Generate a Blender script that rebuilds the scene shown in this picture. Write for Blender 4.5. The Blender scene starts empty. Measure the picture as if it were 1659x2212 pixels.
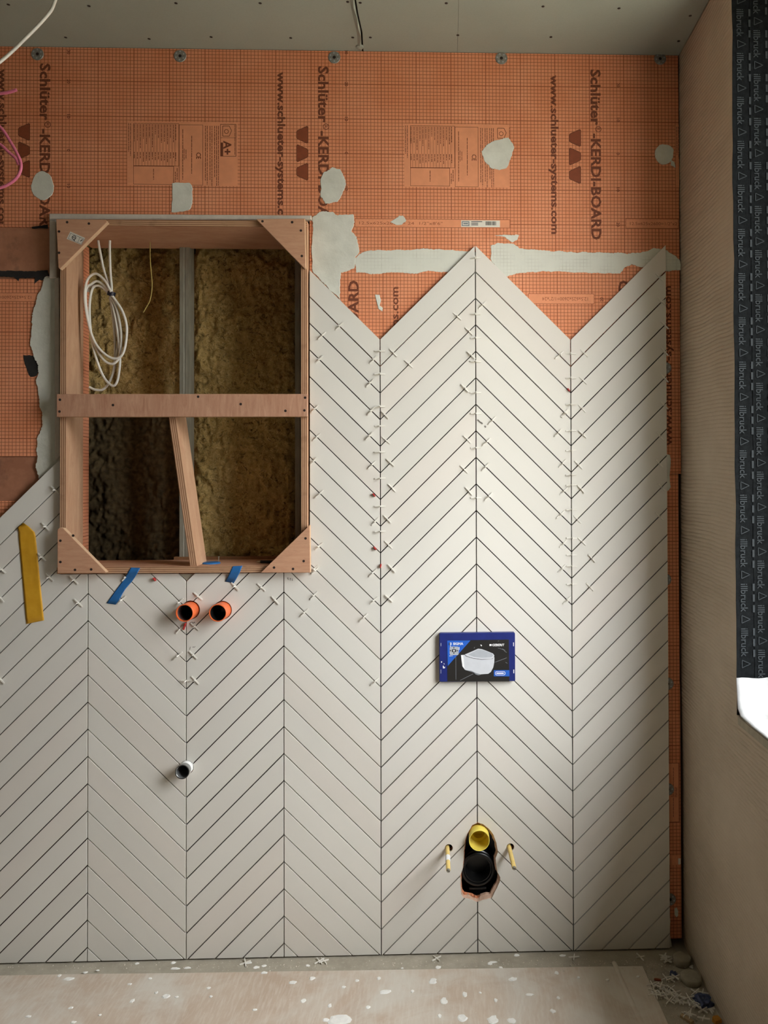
import bpy, bmesh, math, random
from mathutils import Vector, Matrix, noise

random.seed(7)
SC = bpy.context.scene
COL = SC.collection

# ------------------------------------------------------------------ camera
F_PX = 1661.0
PPX, PPY = 1019.31, 1018.79
YAW, PITCH, ROLL = 0.0307734, 0.0111116, -0.0035241
CAM = Vector((0.19262, -2.18733, 1.34022))
cyw, syw, cp, sp = math.cos(YAW), math.sin(YAW), math.cos(PITCH), math.sin(PITCH)
FWD = Vector((syw * cp, cyw * cp, sp))
_r = Vector((cyw, -syw, 0)); _u = _r.cross(FWD)
RGT = math.cos(ROLL) * _r + math.sin(ROLL) * _u
UPV = -math.sin(ROLL) * _r + math.cos(ROLL) * _u
cam_data = bpy.data.cameras.new('camera')
cam_data.sensor_fit = 'AUTO'; cam_data.sensor_width = 36.0
cam_data.lens = F_PX * 36.0 / 2212.0
cam_data.shift_x = (829.5 - PPX) / 2212.0
cam_data.shift_y = (PPY - 1106.0) / 2212.0
cam_data.clip_start = 0.02
cam = bpy.data.objects.new('camera', cam_data); COL.objects.link(cam)
M3 = Matrix((RGT, UPV, -FWD)).transposed()
cam.matrix_world = Matrix.Translation(CAM) @ M3.to_4x4()
SC.camera = cam

# ------------------------------------------------------------------ daylight and exposure
SC.view_settings.view_transform = 'Standard'
SC.view_settings.look = 'None'
SC.view_settings.gamma = 1.0
SC.view_settings.use_curve_mapping = False
SC.view_settings.exposure = 0.0
SKY = 30.0
world = bpy.data.worlds.new('overcast_sky'); SC.world = world
world.use_nodes = True
bgn = world.node_tree.nodes['Background']
# overcast sky: three times brighter overhead than at the horizon
_wt = world.node_tree
_tc = _wt.nodes.new('ShaderNodeTexCoord'); _sx = _wt.nodes.new('ShaderNodeSeparateXYZ'); _mr = _wt.nodes.new('ShaderNodeMapRange')
_mr.inputs[1].default_value = 0.0; _mr.inputs[2].default_value = 1.0; _mr.inputs[3].default_value = 1 / 3 * SKY; _mr.inputs[4].default_value = SKY
_wt.links.new(_tc.outputs['Generated'], _sx.inputs[0]); _wt.links.new(_sx.outputs[2], _mr.inputs[0]); _wt.links.new(_mr.outputs[0], bgn.inputs['Strength'])
bgn.inputs['Color'].default_value = (0.97, 1.0, 1.015, 1)

# room and window dimensions (metres); tile face is the plane y = 0, floor z = 0
CEIL = 2.572
XR = 0.8685                     # plastered right wall
XLEFT, YBACK = -3.4, -3.9       # rest of the room, behind and beside the camera
WY0, WY1 = -0.405, -1.42        # window opening along the right wall
WZ0, WZ1 = 0.79, 2.50
WX = XR + 0.205                  # outer face of the reveal
pl = bpy.data.lights.new('window_daylight_portal', 'AREA')
pl.shape = 'RECTANGLE'; pl.size = abs(WY1 - WY0); pl.size_y = WZ1 - WZ0
pl.cycles.is_portal = True
plo = bpy.data.objects.new('window_daylight_portal', pl); COL.objects.link(plo)
plo.location = (WX - 0.01, (WY0 + WY1) / 2, (WZ0 + WZ1) / 2)
plo.rotation_euler = (0, math.radians(90), 0)
plo.rotation_euler = (Vector((-1, 0, 0))).to_track_quat('-Z', 'Z').to_euler()

# ------------------------------------------------------------------ helpers
def ray(px, py):
    return RGT * ((px - PPX) / F_PX) - UPV * ((py - PPY) / F_PX) + FWD
def atY(px, py, y=0.0):
    d = ray(px, py); t = (y - CAM.y) / d.y
    return CAM + d * t
def atZ(px, py, z=0.0):
    d = ray(px, py); t = (z - CAM.z) / d.z
    return CAM + d * t
def atX(px, py, x):
    d = ray(px, py); t = (x - CAM.x) / d.x
    return CAM + d * t

def link(o, parent=None):
    COL.objects.link(o)
    if parent is not None: o.parent = parent
    return o
def tag(o, label=None, cat=None, group=None, kind=None):
    if label: o['label'] = label
    if cat: o['category'] = cat
    if group: o['group'] = group
    if kind: o['kind'] = kind
    return o
def mesh(name, verts, faces, mats=None, parent=None, smooth=None, fmat=None):
    me = bpy.data.meshes.new(name)
    me.from_pydata([tuple(v) for v in verts], [], [tuple(f) for f in faces])
    if mats is not None:
        for m in (mats if isinstance(mats, (list, tuple)) else [mats]): me.materials.append(m)
    if fmat: me.polygons.foreach_set('material_index', fmat)
    bm = bmesh.new(); bm.from_mesh(me)
    bmesh.ops.recalc_face_normals(bm, faces=bm.faces); bm.to_mesh(me); bm.free()
    if smooth is not None:
        me.polygons.foreach_set('use_smooth', [True] * len(me.polygons))
        if smooth < 180: me.set_sharp_from_angle(angle=math.radians(smooth))
    return link(bpy.data.objects.new(name, me), parent)
def empty(name, loc=(0, 0, 0), parent=None):
    o = bpy.data.objects.new(name, None); o.location = loc; o.empty_display_size = 0.05
    return link(o, parent)

def prism(name, poly, y0, y1, mats, parent=None, ch=0.0, edge_mat=False):
    """poly: (x,z) ring; y0 front (towards camera), y1 back; ch chamfers the front edge"""
    a = sum(poly[i][0] * poly[(i + 1) % len(poly)][1] - poly[(i + 1) % len(poly)][0] * poly[i][1] for i in range(len(poly)))
    if a < 0: poly = poly[::-1]
    n = len(poly); V = []; Fc = []; fm = []
    if ch > 0:
        ins = inset(poly, ch)
        V += [(p[0], y0, p[1]) for p in ins]
        V += [(p[0], y0 + ch, p[1]) for p in poly]
        V += [(p[0], y1, p[1]) for p in poly]
        Fc.append(tuple(range(n))); fm.append(0)
        for r in (0, 1):
            for i in range(n):
                j = (i + 1) % n
                Fc.append((r * n + i, (r + 1) * n + i, (r + 1) * n + j, r * n + j)); fm.append(1 if (edge_mat and r) else 0)
        Fc.append(tuple(range(3 * n - 1, 2 * n - 1, -1))); fm.append(0)
    else:
        V += [(p[0], y0, p[1]) for p in poly] + [(p[0], y1, p[1]) for p in poly]
        Fc.append(tuple(range(n))); fm.append(0)
        for i in range(n):
            j = (i + 1) % n; Fc.append((i, n + i, n + j, j)); fm.append(1 if edge_mat else 0)
        Fc.append(tuple(range(2 * n - 1, n - 1, -1))); fm.append(0)
    return mesh(name, V, Fc, mats, parent, fmat=fm)
def inset(poly, d):
    n = len(poly); out = []
    for i in range(n):
        p0 = Vector(poly[i - 1]); p1 = Vector(poly[i]); p2 = Vector(poly[(i + 1) % n])
        e1 = (p1 - p0); e2 = (p2 - p1)
        if e1.length < 1e-7 or e2.length < 1e-7: out.append(poly[i]); continue
        e1.normalize(); e2.normalize()
        n1 = Vector((-e1.y, e1.x)); n2 = Vector((-e2.y, e2.x))
        b = n1 + n2
        if b.length < 1e-4: out.append(tuple(p1 + n1 * d)); continue
        b.normalize(); k = d / max(0.35, b.dot(n1))
        out.append(tuple(p1 + b * k))
    return out
def box(name, c, s, mat, parent=None, bev=0.0, rot=None, fm_fn=None):
    """box with its own origin at its centre"""
    bm = bmesh.new()
    bmesh.ops.create_cube(bm, size=1.0)
    for v in bm.verts: v.co = Vector((v.co.x * s[0], v.co.y * s[1], v.co.z * s[2]))
    if bev > 0:
        bmesh.ops.bevel(bm, geom=list(bm.edges), offset=bev, segments=1, affect='EDGES', profile=0.5)
    bm.normal_update()
    mats = mat if isinstance(mat, (list, tuple)) else [mat]
    if fm_fn:
        for f in bm.faces: f.material_index = fm_fn(f.normal, f.calc_center_median())
    me = bpy.data.meshes.new(name); bm.to_mesh(me); bm.free()
    for m in mats: me.materials.append(m)
    o = bpy.data.objects.new(name, me); o.location = c
    if rot: o.rotation_euler = rot
    return link(o, parent)
def catmull(pts, n=8, closed=False):
    P = [Vector(p) for p in pts]; out = []
    N = len(P); rng = N if closed else N - 1
    for i in range(rng):
        p0 = P[i - 1] if (closed or i > 0) else P[0] * 2 - P[1]
        p1 = P[i]; p2 = P[(i + 1) % N]
        p3 = P[(i + 2) % N] if (closed or i + 2 < N) else P[-1] * 2 - P[-2]
        for k in range(n):
            t = k / n
            out.append(0.5 * ((2 * p1) + (p2 - p0) * t + (2 * p0 - 5 * p1 + 4 * p2 - p3) * t * t + (3 * p1 - p0 - 3 * p2 + p3) * t ** 3))
    if not closed: out.append(P[-1].copy())
    return out
def tube(name, pts, r, mat, parent=None, seg=8, n=8, closed=False, smooth=60):
    C = catmull(pts, n, closed); N = len(C); V = []; Fc = []
    nv = None
    for i in range(N):
        a = C[i - 1] if (closed or i > 0) else C[0]
        b = C[(i + 1) % N] if (closed or i < N - 1) else C[-1]
        t = (b - a).normalized()
        if nv is None: nv = t.orthogonal().normalized()
        nv = (nv - t * nv.dot(t)).normalized(); bv = t.cross(nv)
        for k in range(seg):
            an = 2 * math.pi * k / seg
            V.append(C[i] + nv * math.cos(an) * r + bv * math.sin(an) * r)
    for i in range(N if closed else N - 1):
        j = (i + 1) % N
        for k in range(seg):
            l = (k + 1) % seg
            Fc.append((i * seg + k, i * seg + l, j * seg + l, j * seg + k))
    if not closed:
        Fc.append(tuple(range(seg))[::-1]); Fc.append(tuple((N - 1) * seg + k for k in range(seg)))
    return mesh(name, V, Fc, mat, parent, smooth=smooth)
def lathe(name, prof, c, mat, parent=None, seg=32, axis=(0, -1, 0), closed=True, smooth=40):
    """prof: (radius, distance along axis) ring, revolved about the axis through c"""
    ax = Vector(axis).normalized(); u = ax.orthogonal().normalized(); v = ax.cross(u); c = Vector(c)
    V = []; Fc = []; n = len(prof)
    for k in range(seg):
        a = 2 * math.pi * k / seg; d = u * math.cos(a) + v * math.sin(a)
        for r, t in prof: V.append(c + d * r + ax * t)
    for k in range(seg):
        l = (k + 1) % seg
        for i in range(n if closed else n - 1):
            j = (i + 1) % n
            Fc.append((k * n + i, l * n + i, l * n + j, k * n + j))
    o = mesh(name, V, Fc, mat, parent, smooth=smooth)
    bm = bmesh.new(); bm.from_mesh(o.data)
    bmesh.ops.remove_doubles(bm, verts=bm.verts, dist=1e-6)
    bmesh.ops.dissolve_degenerate(bm, dist=1e-6, edges=bm.edges)
    bmesh.ops.recalc_face_normals(bm, faces=bm.faces); bm.to_mesh(o.data); bm.free()
    return o
def cut(o, cutters):
    """boolean-cut cutters out of o for good and drop them"""
    for c in cutters:
        m = o.modifiers.new('cut', 'BOOLEAN'); m.operation = 'DIFFERENCE'; m.object = c; m.solver = 'EXACT'
    dg = bpy.context.evaluated_depsgraph_get(); dg.update()
    me = bpy.data.meshes.new_from_object(o.evaluated_get(dg)); me.name = o.name
    o.modifiers.clear(); o.data = me
def drop(cutters):
    for c in cutters: bpy.data.objects.remove(c, do_unlink=True)
def text_geo(s, bold=0.0):
    cu = bpy.data.curves.new('t', 'FONT'); cu.body = s; cu.size = 1.0; cu.offset = bold; cu.resolution_u = 2
    o = bpy.data.objects.new('t', cu); COL.objects.link(o)
    dg = bpy.context.evaluated_depsgraph_get(); dg.update()
    me = bpy.data.meshes.new_from_object(o.evaluated_get(dg))
    V = [v.co.copy() for v in me.vertices]; Fc = [tuple(p.vertices) for p in me.polygons]
    bpy.data.objects.remove(o, do_unlink=True); bpy.data.curves.remove(cu); bpy.data.meshes.remove(me)
    return V, Fc
class Print:
    """collects flat print in a plane: origin o, axes ax (reading direction) and ay (up)"""
    def __init__(s, y): s.V = []; s.F = []; s.y = y
    def text(s, st, start, adir, length, height, bold=0.0, cap=0.729, clip=None):
        V, Fc = text_geo(st, bold)
        x0 = min(v.x for v in V); x1 = max(v.x for v in V)
        kx = length / (x1 - x0); ky = height / cap
        a = Vector(adir); b = Vector((-a.y, a.x)); o = len(s.V); st0 = Vector(start)
        for v in V:
            p = st0 + a * ((v.x - x0) * kx) + b * (v.y * ky); s.V.append((p.x, s.y, p.y))
        for f in Fc:
            if clip and not all(clip(s.V[o + i][0], s.V[o + i][2]) for i in f): continue
            s.F.append(tuple(o + i for i in f))
    def poly(s, pts):
        o = len(s.V); s.V += [(p[0], s.y, p[1]) for p in pts]; s.F.append(tuple(range(o, o + len(pts))))
    def rect(s, x0, z0, x1, z1): s.poly([(x0, z0), (x1, z0), (x1, z1), (x0, z1)])
    def frame(s, x0, z0, x1, z1, t):
        s.rect(x0, z0, x1, z0 + t); s.rect(x0, z1 - t, x1, z1); s.rect(x0, z0 + t, x0 + t, z1 - t); s.rect(x1 - t, z0 + t, x1, z1 - t)
    def ring(s, cx, cz, r, t, n=20):
        for k in range(n):
            a = 2 * math.pi * k / n; b = 2 * math.pi * (k + 1) / n
            s.poly([(cx + r * math.cos(a), cz + r * math.sin(a)), (cx + r * math.cos(b), cz + r * math.sin(b)),
                    (cx + (r - t) * math.cos(b), cz + (r - t) * math.sin(b)), (cx + (r - t) * math.cos(a), cz + (r - t) * math.sin(a))])
    def line(s, pts, t):
        for p, q in zip(pts, pts[1:]):
            p = Vector(p); q = Vector(q); d = q - p
            if d.length < 1e-7: continue
            m = Vector((-d.y, d.x)).normalized() * t / 2
            s.poly([tuple(p + m), tuple(q + m), tuple(q - m), tuple(p - m)])
    def build(s, name, mat, parent):
        me = bpy.data.meshes.new(name); me.from_pydata(s.V, [], s.F); me.materials.append(mat)
        bm = bmesh.new(); bm.from_mesh(me)
        for f in bm.faces:
            f.normal_update()
            if f.normal.y > 0: f.normal_flip()
        bm.to_mesh(me); bm.free()
        return link(bpy.data.objects.new(name, me), parent)

# ------------------------------------------------------------------ materials
def srgb(r, g, b):
    f = lambda c: (c / 255 / 12.92) if c / 255 <= 0.04045 else ((c / 255 + 0.055) / 1.055) ** 2.4
    return (f(r), f(g), f(b), 1)
class NT:
    def __init__(s, name):
        s.m = bpy.data.materials.new(name); s.m.use_nodes = True
        s.t = s.m.node_tree; s.N = s.t.nodes; s.L = s.t.links
        s.b = s.N['Principled BSDF']
    def n(s, typ, **kw):
        x = s.N.new(typ)
        for k, v in kw.items(): setattr(x, k, v)
        return x
    def l(s, a, b): s.L.new(a, b)
    def val(s, sock, v):
        if hasattr(v, 'is_output'): s.l(v, sock)
        else: sock.default_value = v
    def math(s, op, a, b=0.0, c=None, clamp=False):
        x = s.n('ShaderNodeMath', operation=op); x.use_clamp = clamp
        s.val(x.inputs[0], a); s.val(x.inputs[1], b)
        if c is not None: s.val(x.inputs[2], c)
        return x.outputs[0]
    def mix(s, f, a, b, mode='MIX'):
        x = s.n('ShaderNodeMix', data_type='RGBA', blend_type=mode)
        s.val(x.inputs[0], f); s.val(x.inputs[6], a); s.val(x.inputs[7], b)
        return x.outputs[2]
    def pos(s): return s.n('ShaderNodeNewGeometry').outputs['Position']
    def obj(s): return s.n('ShaderNodeTexCoord').outputs['Object']
    def noise(s, scale, detail=3, rough=0.55, vec=None, dist=0.0, stretch=None):
        x = s.n('ShaderNodeTexNoise'); x.inputs['Scale'].default_value = scale
        x.inputs['Detail'].default_value = detail; x.inputs['Roughness'].default_value = rough
        x.inputs['Distortion'].default_value = dist
        v = vec if vec is not None else s.pos()
        if stretch:
            mp = s.n('ShaderNodeMapping'); mp.inputs['Scale'].default_value = stretch; s.l(v, mp.inputs['Vector']); v = mp.outputs[0]
        s.l(v, x.inputs['Vector'])
        return x.outputs['Fac']
    def ramp(s, f, lo, hi):
        x = s.n('ShaderNodeMapRange'); x.clamp = True
        s.val(x.inputs[0], f); x.inputs[1].default_value = lo; x.inputs[2].default_value = hi
        return x.outputs[0]
    def bump(s, h, strength=0.3, dist=0.001):
        x = s.n('ShaderNodeBump'); x.inputs['Strength'].default_value = strength; x.inputs['Distance'].default_value = dist
        s.l(h, x.inputs['Height']); s.l(x.outputs[0], s.b.inputs['Normal'])
    def done(s, col=None, rough=0.6, metal=0.0, spec=None):
        if col is not None: s.val(s.b.inputs['Base Color'], col)
        s.val(s.b.inputs['Roughness'], rough); s.b.inputs['Metallic'].default_value = metal
        if spec is not None: s.b.inputs['Specular IOR Level'].default_value = spec
        return s.m

def plain(name, c, rough=0.6, var=0.12, scale=40, bump=0.0, metal=0.0, spec=None, bscale=None):
    t = NT(name)
    dark = tuple(x * (1 - var) for x in c[:3]) + (1,); lite = tuple(min(1, x * (1 + var)) for x in c[:3]) + (1,)
    col = t.mix(t.ramp(t.noise(scale), 0.3, 0.7), dark, lite)
    if bump: t.bump(t.noise(bscale or scale * 4, 4), bump, 0.001)
    return t.done(col, rough, metal, spec)

def board_mat(name, gx, gz, faint=None):
    """orange backer board with a printed 1 cm grid; faint: colour of a thin skim over it"""
    t = NT(name); p = t.pos()
    sx = t.n('ShaderNodeSeparateXYZ'); t.l(p, sx.inputs[0])
    def lines(sock, off, pitch, wd):
        a = t.math('DIVIDE', t.math('SUBTRACT', sock, off), pitch)
        fr = t.math('SUBTRACT', t.math('FRACT', t.math('ADD', a, 0.5)), 0.5)
        d = t.math('MULTIPLY', t.math('ABSOLUTE', fr), pitch)
        return t.math('LESS_THAN', d, wd / 2)
    m = lines(sx.outputs[0], gx, 0.01, 0.0013)
    for q in (lines(sx.outputs[2], gz, 0.01, 0.0013), lines(sx.outputs[0], gx, 0.1, 0.0022), lines(sx.outputs[2], gz, 0.1, 0.0022)):
        m = t.math('MAXIMUM', m, q)
    base = t.mix(t.ramp(t.noise(9, 4), 0.3, 0.7), srgb(228, 146, 104), srgb(238, 164, 124))
    fl = t.ramp(t.noise(260, 2, 0.7), 0.35, 0.75)
    base = t.mix(t.math('MULTIPLY', fl, 0.35), base, srgb(210, 124, 84))
    dust = t.ramp(t.noise(3.2, 5, 0.65), 0.58, 0.8)
    base = t.mix(t.math('MULTIPLY', dust, 0.22), base, srgb(226, 190, 165))
    col = t.mix(t.math('MULTIPLY', m, 0.86), base, srgb(136, 68, 38))
    if faint is not None:
        k = t.ramp(t.noise(14, 4, 0.6), 0.42, 0.66)
        thin = t.math('SUBTRACT', 1.0, t.math('MULTIPLY', t.math('MULTIPLY', m, k), 0.34))
        col2 = t.mix(thin, srgb(140, 128, 112), t.mix(t.ramp(t.noise(20, 4), 0.3, 0.7), faint, tuple(c * 0.94 for c in faint[:3]) + (1,)))
        t.bump(t.noise(160, 4), 0.25, 0.001)
        return t.done(col2, 0.8)
    t.bump(t.noise(500, 2), 0.12, 0.0006)
    return t.done(col, 0.75, spec=0.3)

z0m = atY(748, 332, 0.012); z1m = atY(1300, 571, 0.012)
GX, GZ = z0m.x, z0m.z
MB1 = board_mat('orange_grid_board', GX, GZ)
MB2 = board_mat('orange_grid_board_lower', GX + 0.004, z1m.z - 0.3)
PL = srgb(222, 222, 210)
M_FILL_THIN = board_mat('thin_filler_over_grid', GX, GZ, PL)
def filler():
    t = NT('white_tile_filler')
    col = t.mix(t.ramp(t.noise(24, 4), 0.3, 0.7), srgb(224, 224, 213), srgb(208, 208, 196))
    t.bump(t.noise(60, 5, 0.6), 0.5, 0.003)
    return t.done(col, 0.8)
M_FILL = filler()
M_PRINT = plain('brown_print', srgb(116, 60, 36), 0.75, 0.1, 60)
M_PRINT2 = plain('brown_print_solid', srgb(140, 70, 40), 0.75, 0.1, 60)
M_LABELBG = plain('orange_print_free_area', srgb(232, 154, 112), 0.75, 0.06, 30)
M_PRINTL = plain('brown_print_fine', srgb(160, 84, 50), 0.75, 0.08, 60)

def tile_mat():
    t = NT('warm_white_tile')
    oi = t.n('ShaderNodeObjectInfo')
    r = oi.outputs['Random']
    c = t.mix(r, srgb(222, 218, 209), srgb(230, 226, 217))
    pk = t.math('GREATER_THAN', t.math('FRACT', t.math('MULTIPLY', r, 7.3)), 0.72)
    c = t.mix(t.math('MULTIPLY', pk, 0.25), c, srgb(226, 212, 200))
    n = t.ramp(t.noise(7, 3), 0.3, 0.7)
    c = t.mix(t.math('MULTIPLY', n, 0.12), c, srgb(205, 202, 192))
    sp = t.math('GREATER_THAN', t.noise(420, 0), 0.78)
    c = t.mix(t.math('MULTIPLY', sp, 0.08), c, srgb(120, 110, 100))
    t.bump(t.noise(300, 2), 0.04, 0.0005)
    return t.done(c, 0.55, spec=0.35)
M_TILE = tile_mat()
M_ADH = plain('joint_shade_adhesive', srgb(16, 14, 13), 0.9, 0.15, 80)  # near-black adhesive: the shade inside the joints is put into its colour
def ply_face(name, a, b, stretch, bump=0.12):
    t = NT(name); o = t.obj()
    g = t.noise(9, 5, 0.6, vec=o, dist=1.2, stretch=stretch)
    c = t.mix(t.ramp(g, 0.32, 0.68), a, b)
    f = t.noise(30, 4, 0.6, vec=o, stretch=tuple(s * 3 for s in stretch))
    c = t.mix(t.math('MULTIPLY', t.ramp(f, 0.55, 0.8), 0.4), c, tuple(x * 0.62 for x in a[:3]) + (1,))
    t.bump(f, bump, 0.0006)
    return t.done(c, 0.7, spec=0.3)
WA, WB = srgb(192, 142, 112), srgb(206, 160, 128)
M_PLY_H = ply_face('plywood_grain_across', WA, WB, (1.0, 3.0, 7.0))
M_PLY_V = ply_face('plywood_grain_upright', srgb(190, 146, 114), srgb(206, 166, 132), (7.0, 3.0, 1.0))
M_PLY_BAR = ply_face('plywood_cross_bar_face', srgb(176, 128, 102), srgb(200, 156, 128), (8.0, 3.0, 1.4))
def ply_edge(name, axis, n_per_m):
    t = NT(name); o = t.obj(); s = t.n('ShaderNodeSeparateXYZ'); t.l(o, s.inputs[0])
    wob = t.math('MULTIPLY', t.noise(14, 3, vec=o), 0.002)
    a = t.math('MULTIPLY', t.math('ADD', s.outputs[axis], wob), n_per_m)
    st = t.math('ABSOLUTE', t.math('SUBTRACT', t.math('FRACT', a), 0.5))
    c = t.mix(t.ramp(st, 0.12, 0.3), srgb(134, 92, 66), srgb(200, 160, 126))
    c = t.mix(t.math('MULTIPLY', t.ramp(t.noise(30, 4, vec=o), 0.55, 0.75), 0.4), c, srgb(112, 76, 56))
    return t.done(c, 0.8, spec=0.2)
M_EDGE_X = ply_edge('plywood_edge_plies_upright', 0, 190)
M_EDGE_Z = ply_edge('plywood_edge_plies_level', 2, 190)
M_CUT = plain('pale_sawn_edge', srgb(214, 178, 142), 0.75, 0.1, 60)
M_HOLE = plain('dark_screw_hole', srgb(40, 26, 20), 0.7, 0.1, 100)
M_BLACK = plain('black_bitumen', srgb(38, 36, 35), 0.7, 0.25, 60, 0.5)
M_FOAM = plain('grey_white_foam_edge', srgb(214, 205, 192), 0.85, 0.06, 60, 0.2)
def brown_panel():
    t = NT('scuffed_brown_chipboard')
    c = t.mix(t.ramp(t.noise(7, 5, 0.65), 0.35, 0.65), srgb(160, 106, 78), srgb(196, 138, 106))
    c = t.mix(t.math('MULTIPLY', t.ramp(t.noise(22, 5, 0.7), 0.55, 0.75), 0.55), c, srgb(112, 78, 62))
    t.bump(t.noise(120, 4), 0.3, 0.001)
    return t.done(c, 0.85)
M_BROWN = brown_panel()
def insul():
    t = NT('olive_mineral_wool'); p = t.pos()
    c = t.mix(t.ramp(t.noise(10, 6, 0.7, dist=1.0), 0.3, 0.7), srgb(170, 134, 70), srgb(220, 186, 116))
    f = t.noise(70, 6, 0.75, dist=2.5)
    c = t.mix(t.ramp(f, 0.42, 0.66), c, srgb(232, 204, 142))
    c = t.mix(t.math('MULTIPLY', t.ramp(t.noise(38, 5, 0.7, dist=2.0), 0.54, 0.68), 0.85), c, srgb(72, 54, 22))
    t.bump(f, 1.0, 0.006)
    return t.done(c, 0.95, spec=0.1)
M_WOOL = insul()
M_WOOL_DARK = plain('dark_mineral_wool', srgb(98, 82, 54), 0.95, 0.4, 60, 0.8, bscale=90)  # darker wool for the lower left batt
def galv():
    t = NT('galvanised_steel')
    c = t.mix(t.ramp(t.noise(40, 3, stretch=(3, 3, 0.5)), 0.3, 0.7), srgb(140, 136, 122), srgb(160, 156, 140))
    return t.done(c, 0.55, 0.3)
M_GALV = galv()
M_STEEL = plain('dull_zinc_washer', srgb(150, 148, 142), 0.5, 0.12, 80, metal=0.55)
M_WCABLE = plain('white_cable_sheath', srgb(226, 222, 212), 0.45, 0.05, 50)
M_PINK = plain('pink_cable_sheath', srgb(226, 120, 150), 0.45, 0.06, 50)
M_TIE = plain('navy_cable_tie', srgb(24, 24, 40), 0.5, 0.1, 50)
M_SPACER = plain('white_spacer_plastic', srgb(236, 232, 222), 0.45, 0.04, 60)
M_RED = plain('red_wedge_plastic', srgb(176, 40, 36), 0.5, 0.08, 60)
M_YTAPE = NT('ochre_masking_tape')
def ytape():
    t = M_YTAPE
    c = t.mix(t.ramp(t.noise(30, 4), 0.3, 0.7), srgb(208, 152, 28), srgb(220, 166, 44))
    t.bump(t.noise(90, 3), 0.25, 0.001); return t.done(c, 0.55)
M_YTAPE = ytape()
M_BTAPE = plain('blue_masking_tape', srgb(36, 104, 166), 0.6, 0.1, 60, 0.2)
M_OPIPE = plain('orange_drain_plastic', srgb(238, 112, 58), 0.4, 0.05, 40)
M_OINSIDE = plain('dark_inside_of_pipe', srgb(52, 30, 26), 0.7, 0.2, 60)
M_GREYP = plain('grey_pipe_metal', srgb(160, 160, 158), 0.28, 0.06, 40, metal=0.6)
M_WSOCK = plain('white_pipe_socket', srgb(240, 240, 238), 0.4, 0.03, 40)
M_YEL = plain('yellow_flush_pipe', srgb(240, 218, 96), 0.4, 0.05, 40)
M_YEL2 = plain('yellow_inner_plug', srgb(222, 198, 40), 0.4, 0.05, 40)
M_BLK = plain('black_drain_plastic', srgb(20, 20, 20), 0.35, 0.1, 40)
M_SLEEVE = plain('pale_yellow_sleeve', srgb(228, 198, 120), 0.45, 0.05, 60)
M_NAVY = plain('navy_plastic', srgb(30, 42, 112), 0.4, 0.1, 40)
M_CARD = plain('black_printed_card', srgb(38, 36, 34), 0.4, 0.12, 30)
M_PBLUE = plain('printed_blue', srgb(36, 96, 196), 0.45, 0.06, 60)
M_PWHITE = plain('printed_white', srgb(240, 240, 240), 0.5, 0.02, 60)
M_PGREY1 = plain('printed_pale_grey', srgb(206, 208, 212), 0.5, 0.03, 60)
M_PGREY2 = plain('printed_mid_grey', srgb(176, 180, 186), 0.5, 0.04, 60)
M_PGREY3 = plain('printed_dark_grey', srgb(130, 134, 140), 0.5, 0.04, 60)
M_INK = plain('printed_black', srgb(24, 24, 24), 0.5, 0.02, 60)
M_PENCIL = plain('pencil_graphite', srgb(120, 112, 104), 0.6, 0.1, 90)
M_STICKER = plain('white_paper_sticker', srgb(228, 222, 210), 0.6, 0.04, 60)
def ceil_mat():
    t = NT('grey_green_plasterboard')
    c = t.mix(t.ramp(t.noise(3, 4), 0.3, 0.7), srgb(160, 167, 156), srgb(170, 177, 166))
    c = t.mix(t.math('MULTIPLY', t.ramp(t.noise(300, 2), 0.4, 0.7), 0.1), c, srgb(128, 132, 120))
    t.bump(t.noise(420, 2), 0.06, 0.0005)
    return t.done(c, 0.85, spec=0.2)
M_CEIL = ceil_mat()
def plaster():
    t = NT('combed_grey_beige_plaster')
    c = t.mix(t.ramp(t.noise(4, 5, 0.6), 0.3, 0.7), srgb(184, 170, 150), srgb(200, 186, 166))
    c = t.mix(t.math('MULTIPLY', t.ramp(t.noise(180, 3, 0.7), 0.6, 0.8), 0.25), c, srgb(142, 122, 100))
    t.bump(t.noise(260, 4), 0.25, 0.001)
    return t.done(c, 0.9, spec=0.2)
M_PLASTER = plaster()
M_ROOM = plain('raw_plaster_room', srgb(114, 94, 76), 0.9, 0.06, 3)
def membrane():
    t = NT('charcoal_fleece_membrane')
    c = t.mix(t.ramp(t.noise(90, 5, 0.7), 0.3, 0.7), srgb(13, 14, 15), srgb(24, 26, 27))
    c = t.mix(t.math('MULTIPLY', t.ramp(t.noise(30, 4, stretch=(4, 4, 1)), 0.5, 0.75), 0.4), c, srgb(9, 10, 11))
    t.bump(t.noise(200, 4), 0.3, 0.001)
    return t.done(c, 0.95, spec=0.05)
M_MEMB = membrane()
M_MPRINT = plain('grey_membrane_print', srgb(52, 55, 57), 0.95, 0.12, 120, spec=0.05)
M_WFILM = plain('white_crumpled_sheet', srgb(178, 178, 178), 0.6, 0.15, 30, 1.0, bscale=30)
M_RIM = plain('pale_pinkish_broken_board', srgb(206, 172, 150), 0.85, 0.2, 90, 0.4)
M_GROUND = plain('added_ground_dark', srgb(132, 126, 112), 0.95, 0.15, 1)  # for the added ground plane outside
M_WFRAME = plain('white_window_frame', srgb(230, 230, 228), 0.4, 0.03, 20)
def screed():
    t = NT('dusty_grey_screed')
    c = t.mix(t.ramp(t.noise(14, 5, 0.65), 0.3, 0.7), srgb(160, 152, 136), srgb(182, 174, 158))
    c = t.mix(t.math('MULTIPLY', t.ramp(t.noise(110, 4, 0.7), 0.58, 0.72), 0.6), c, srgb(196, 190, 176))
    t.bump(t.noise(120, 5, 0.7), 0.5, 0.003)
    return t.done(c, 0.95, spec=0.15)
M_SCREED = screed()
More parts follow.
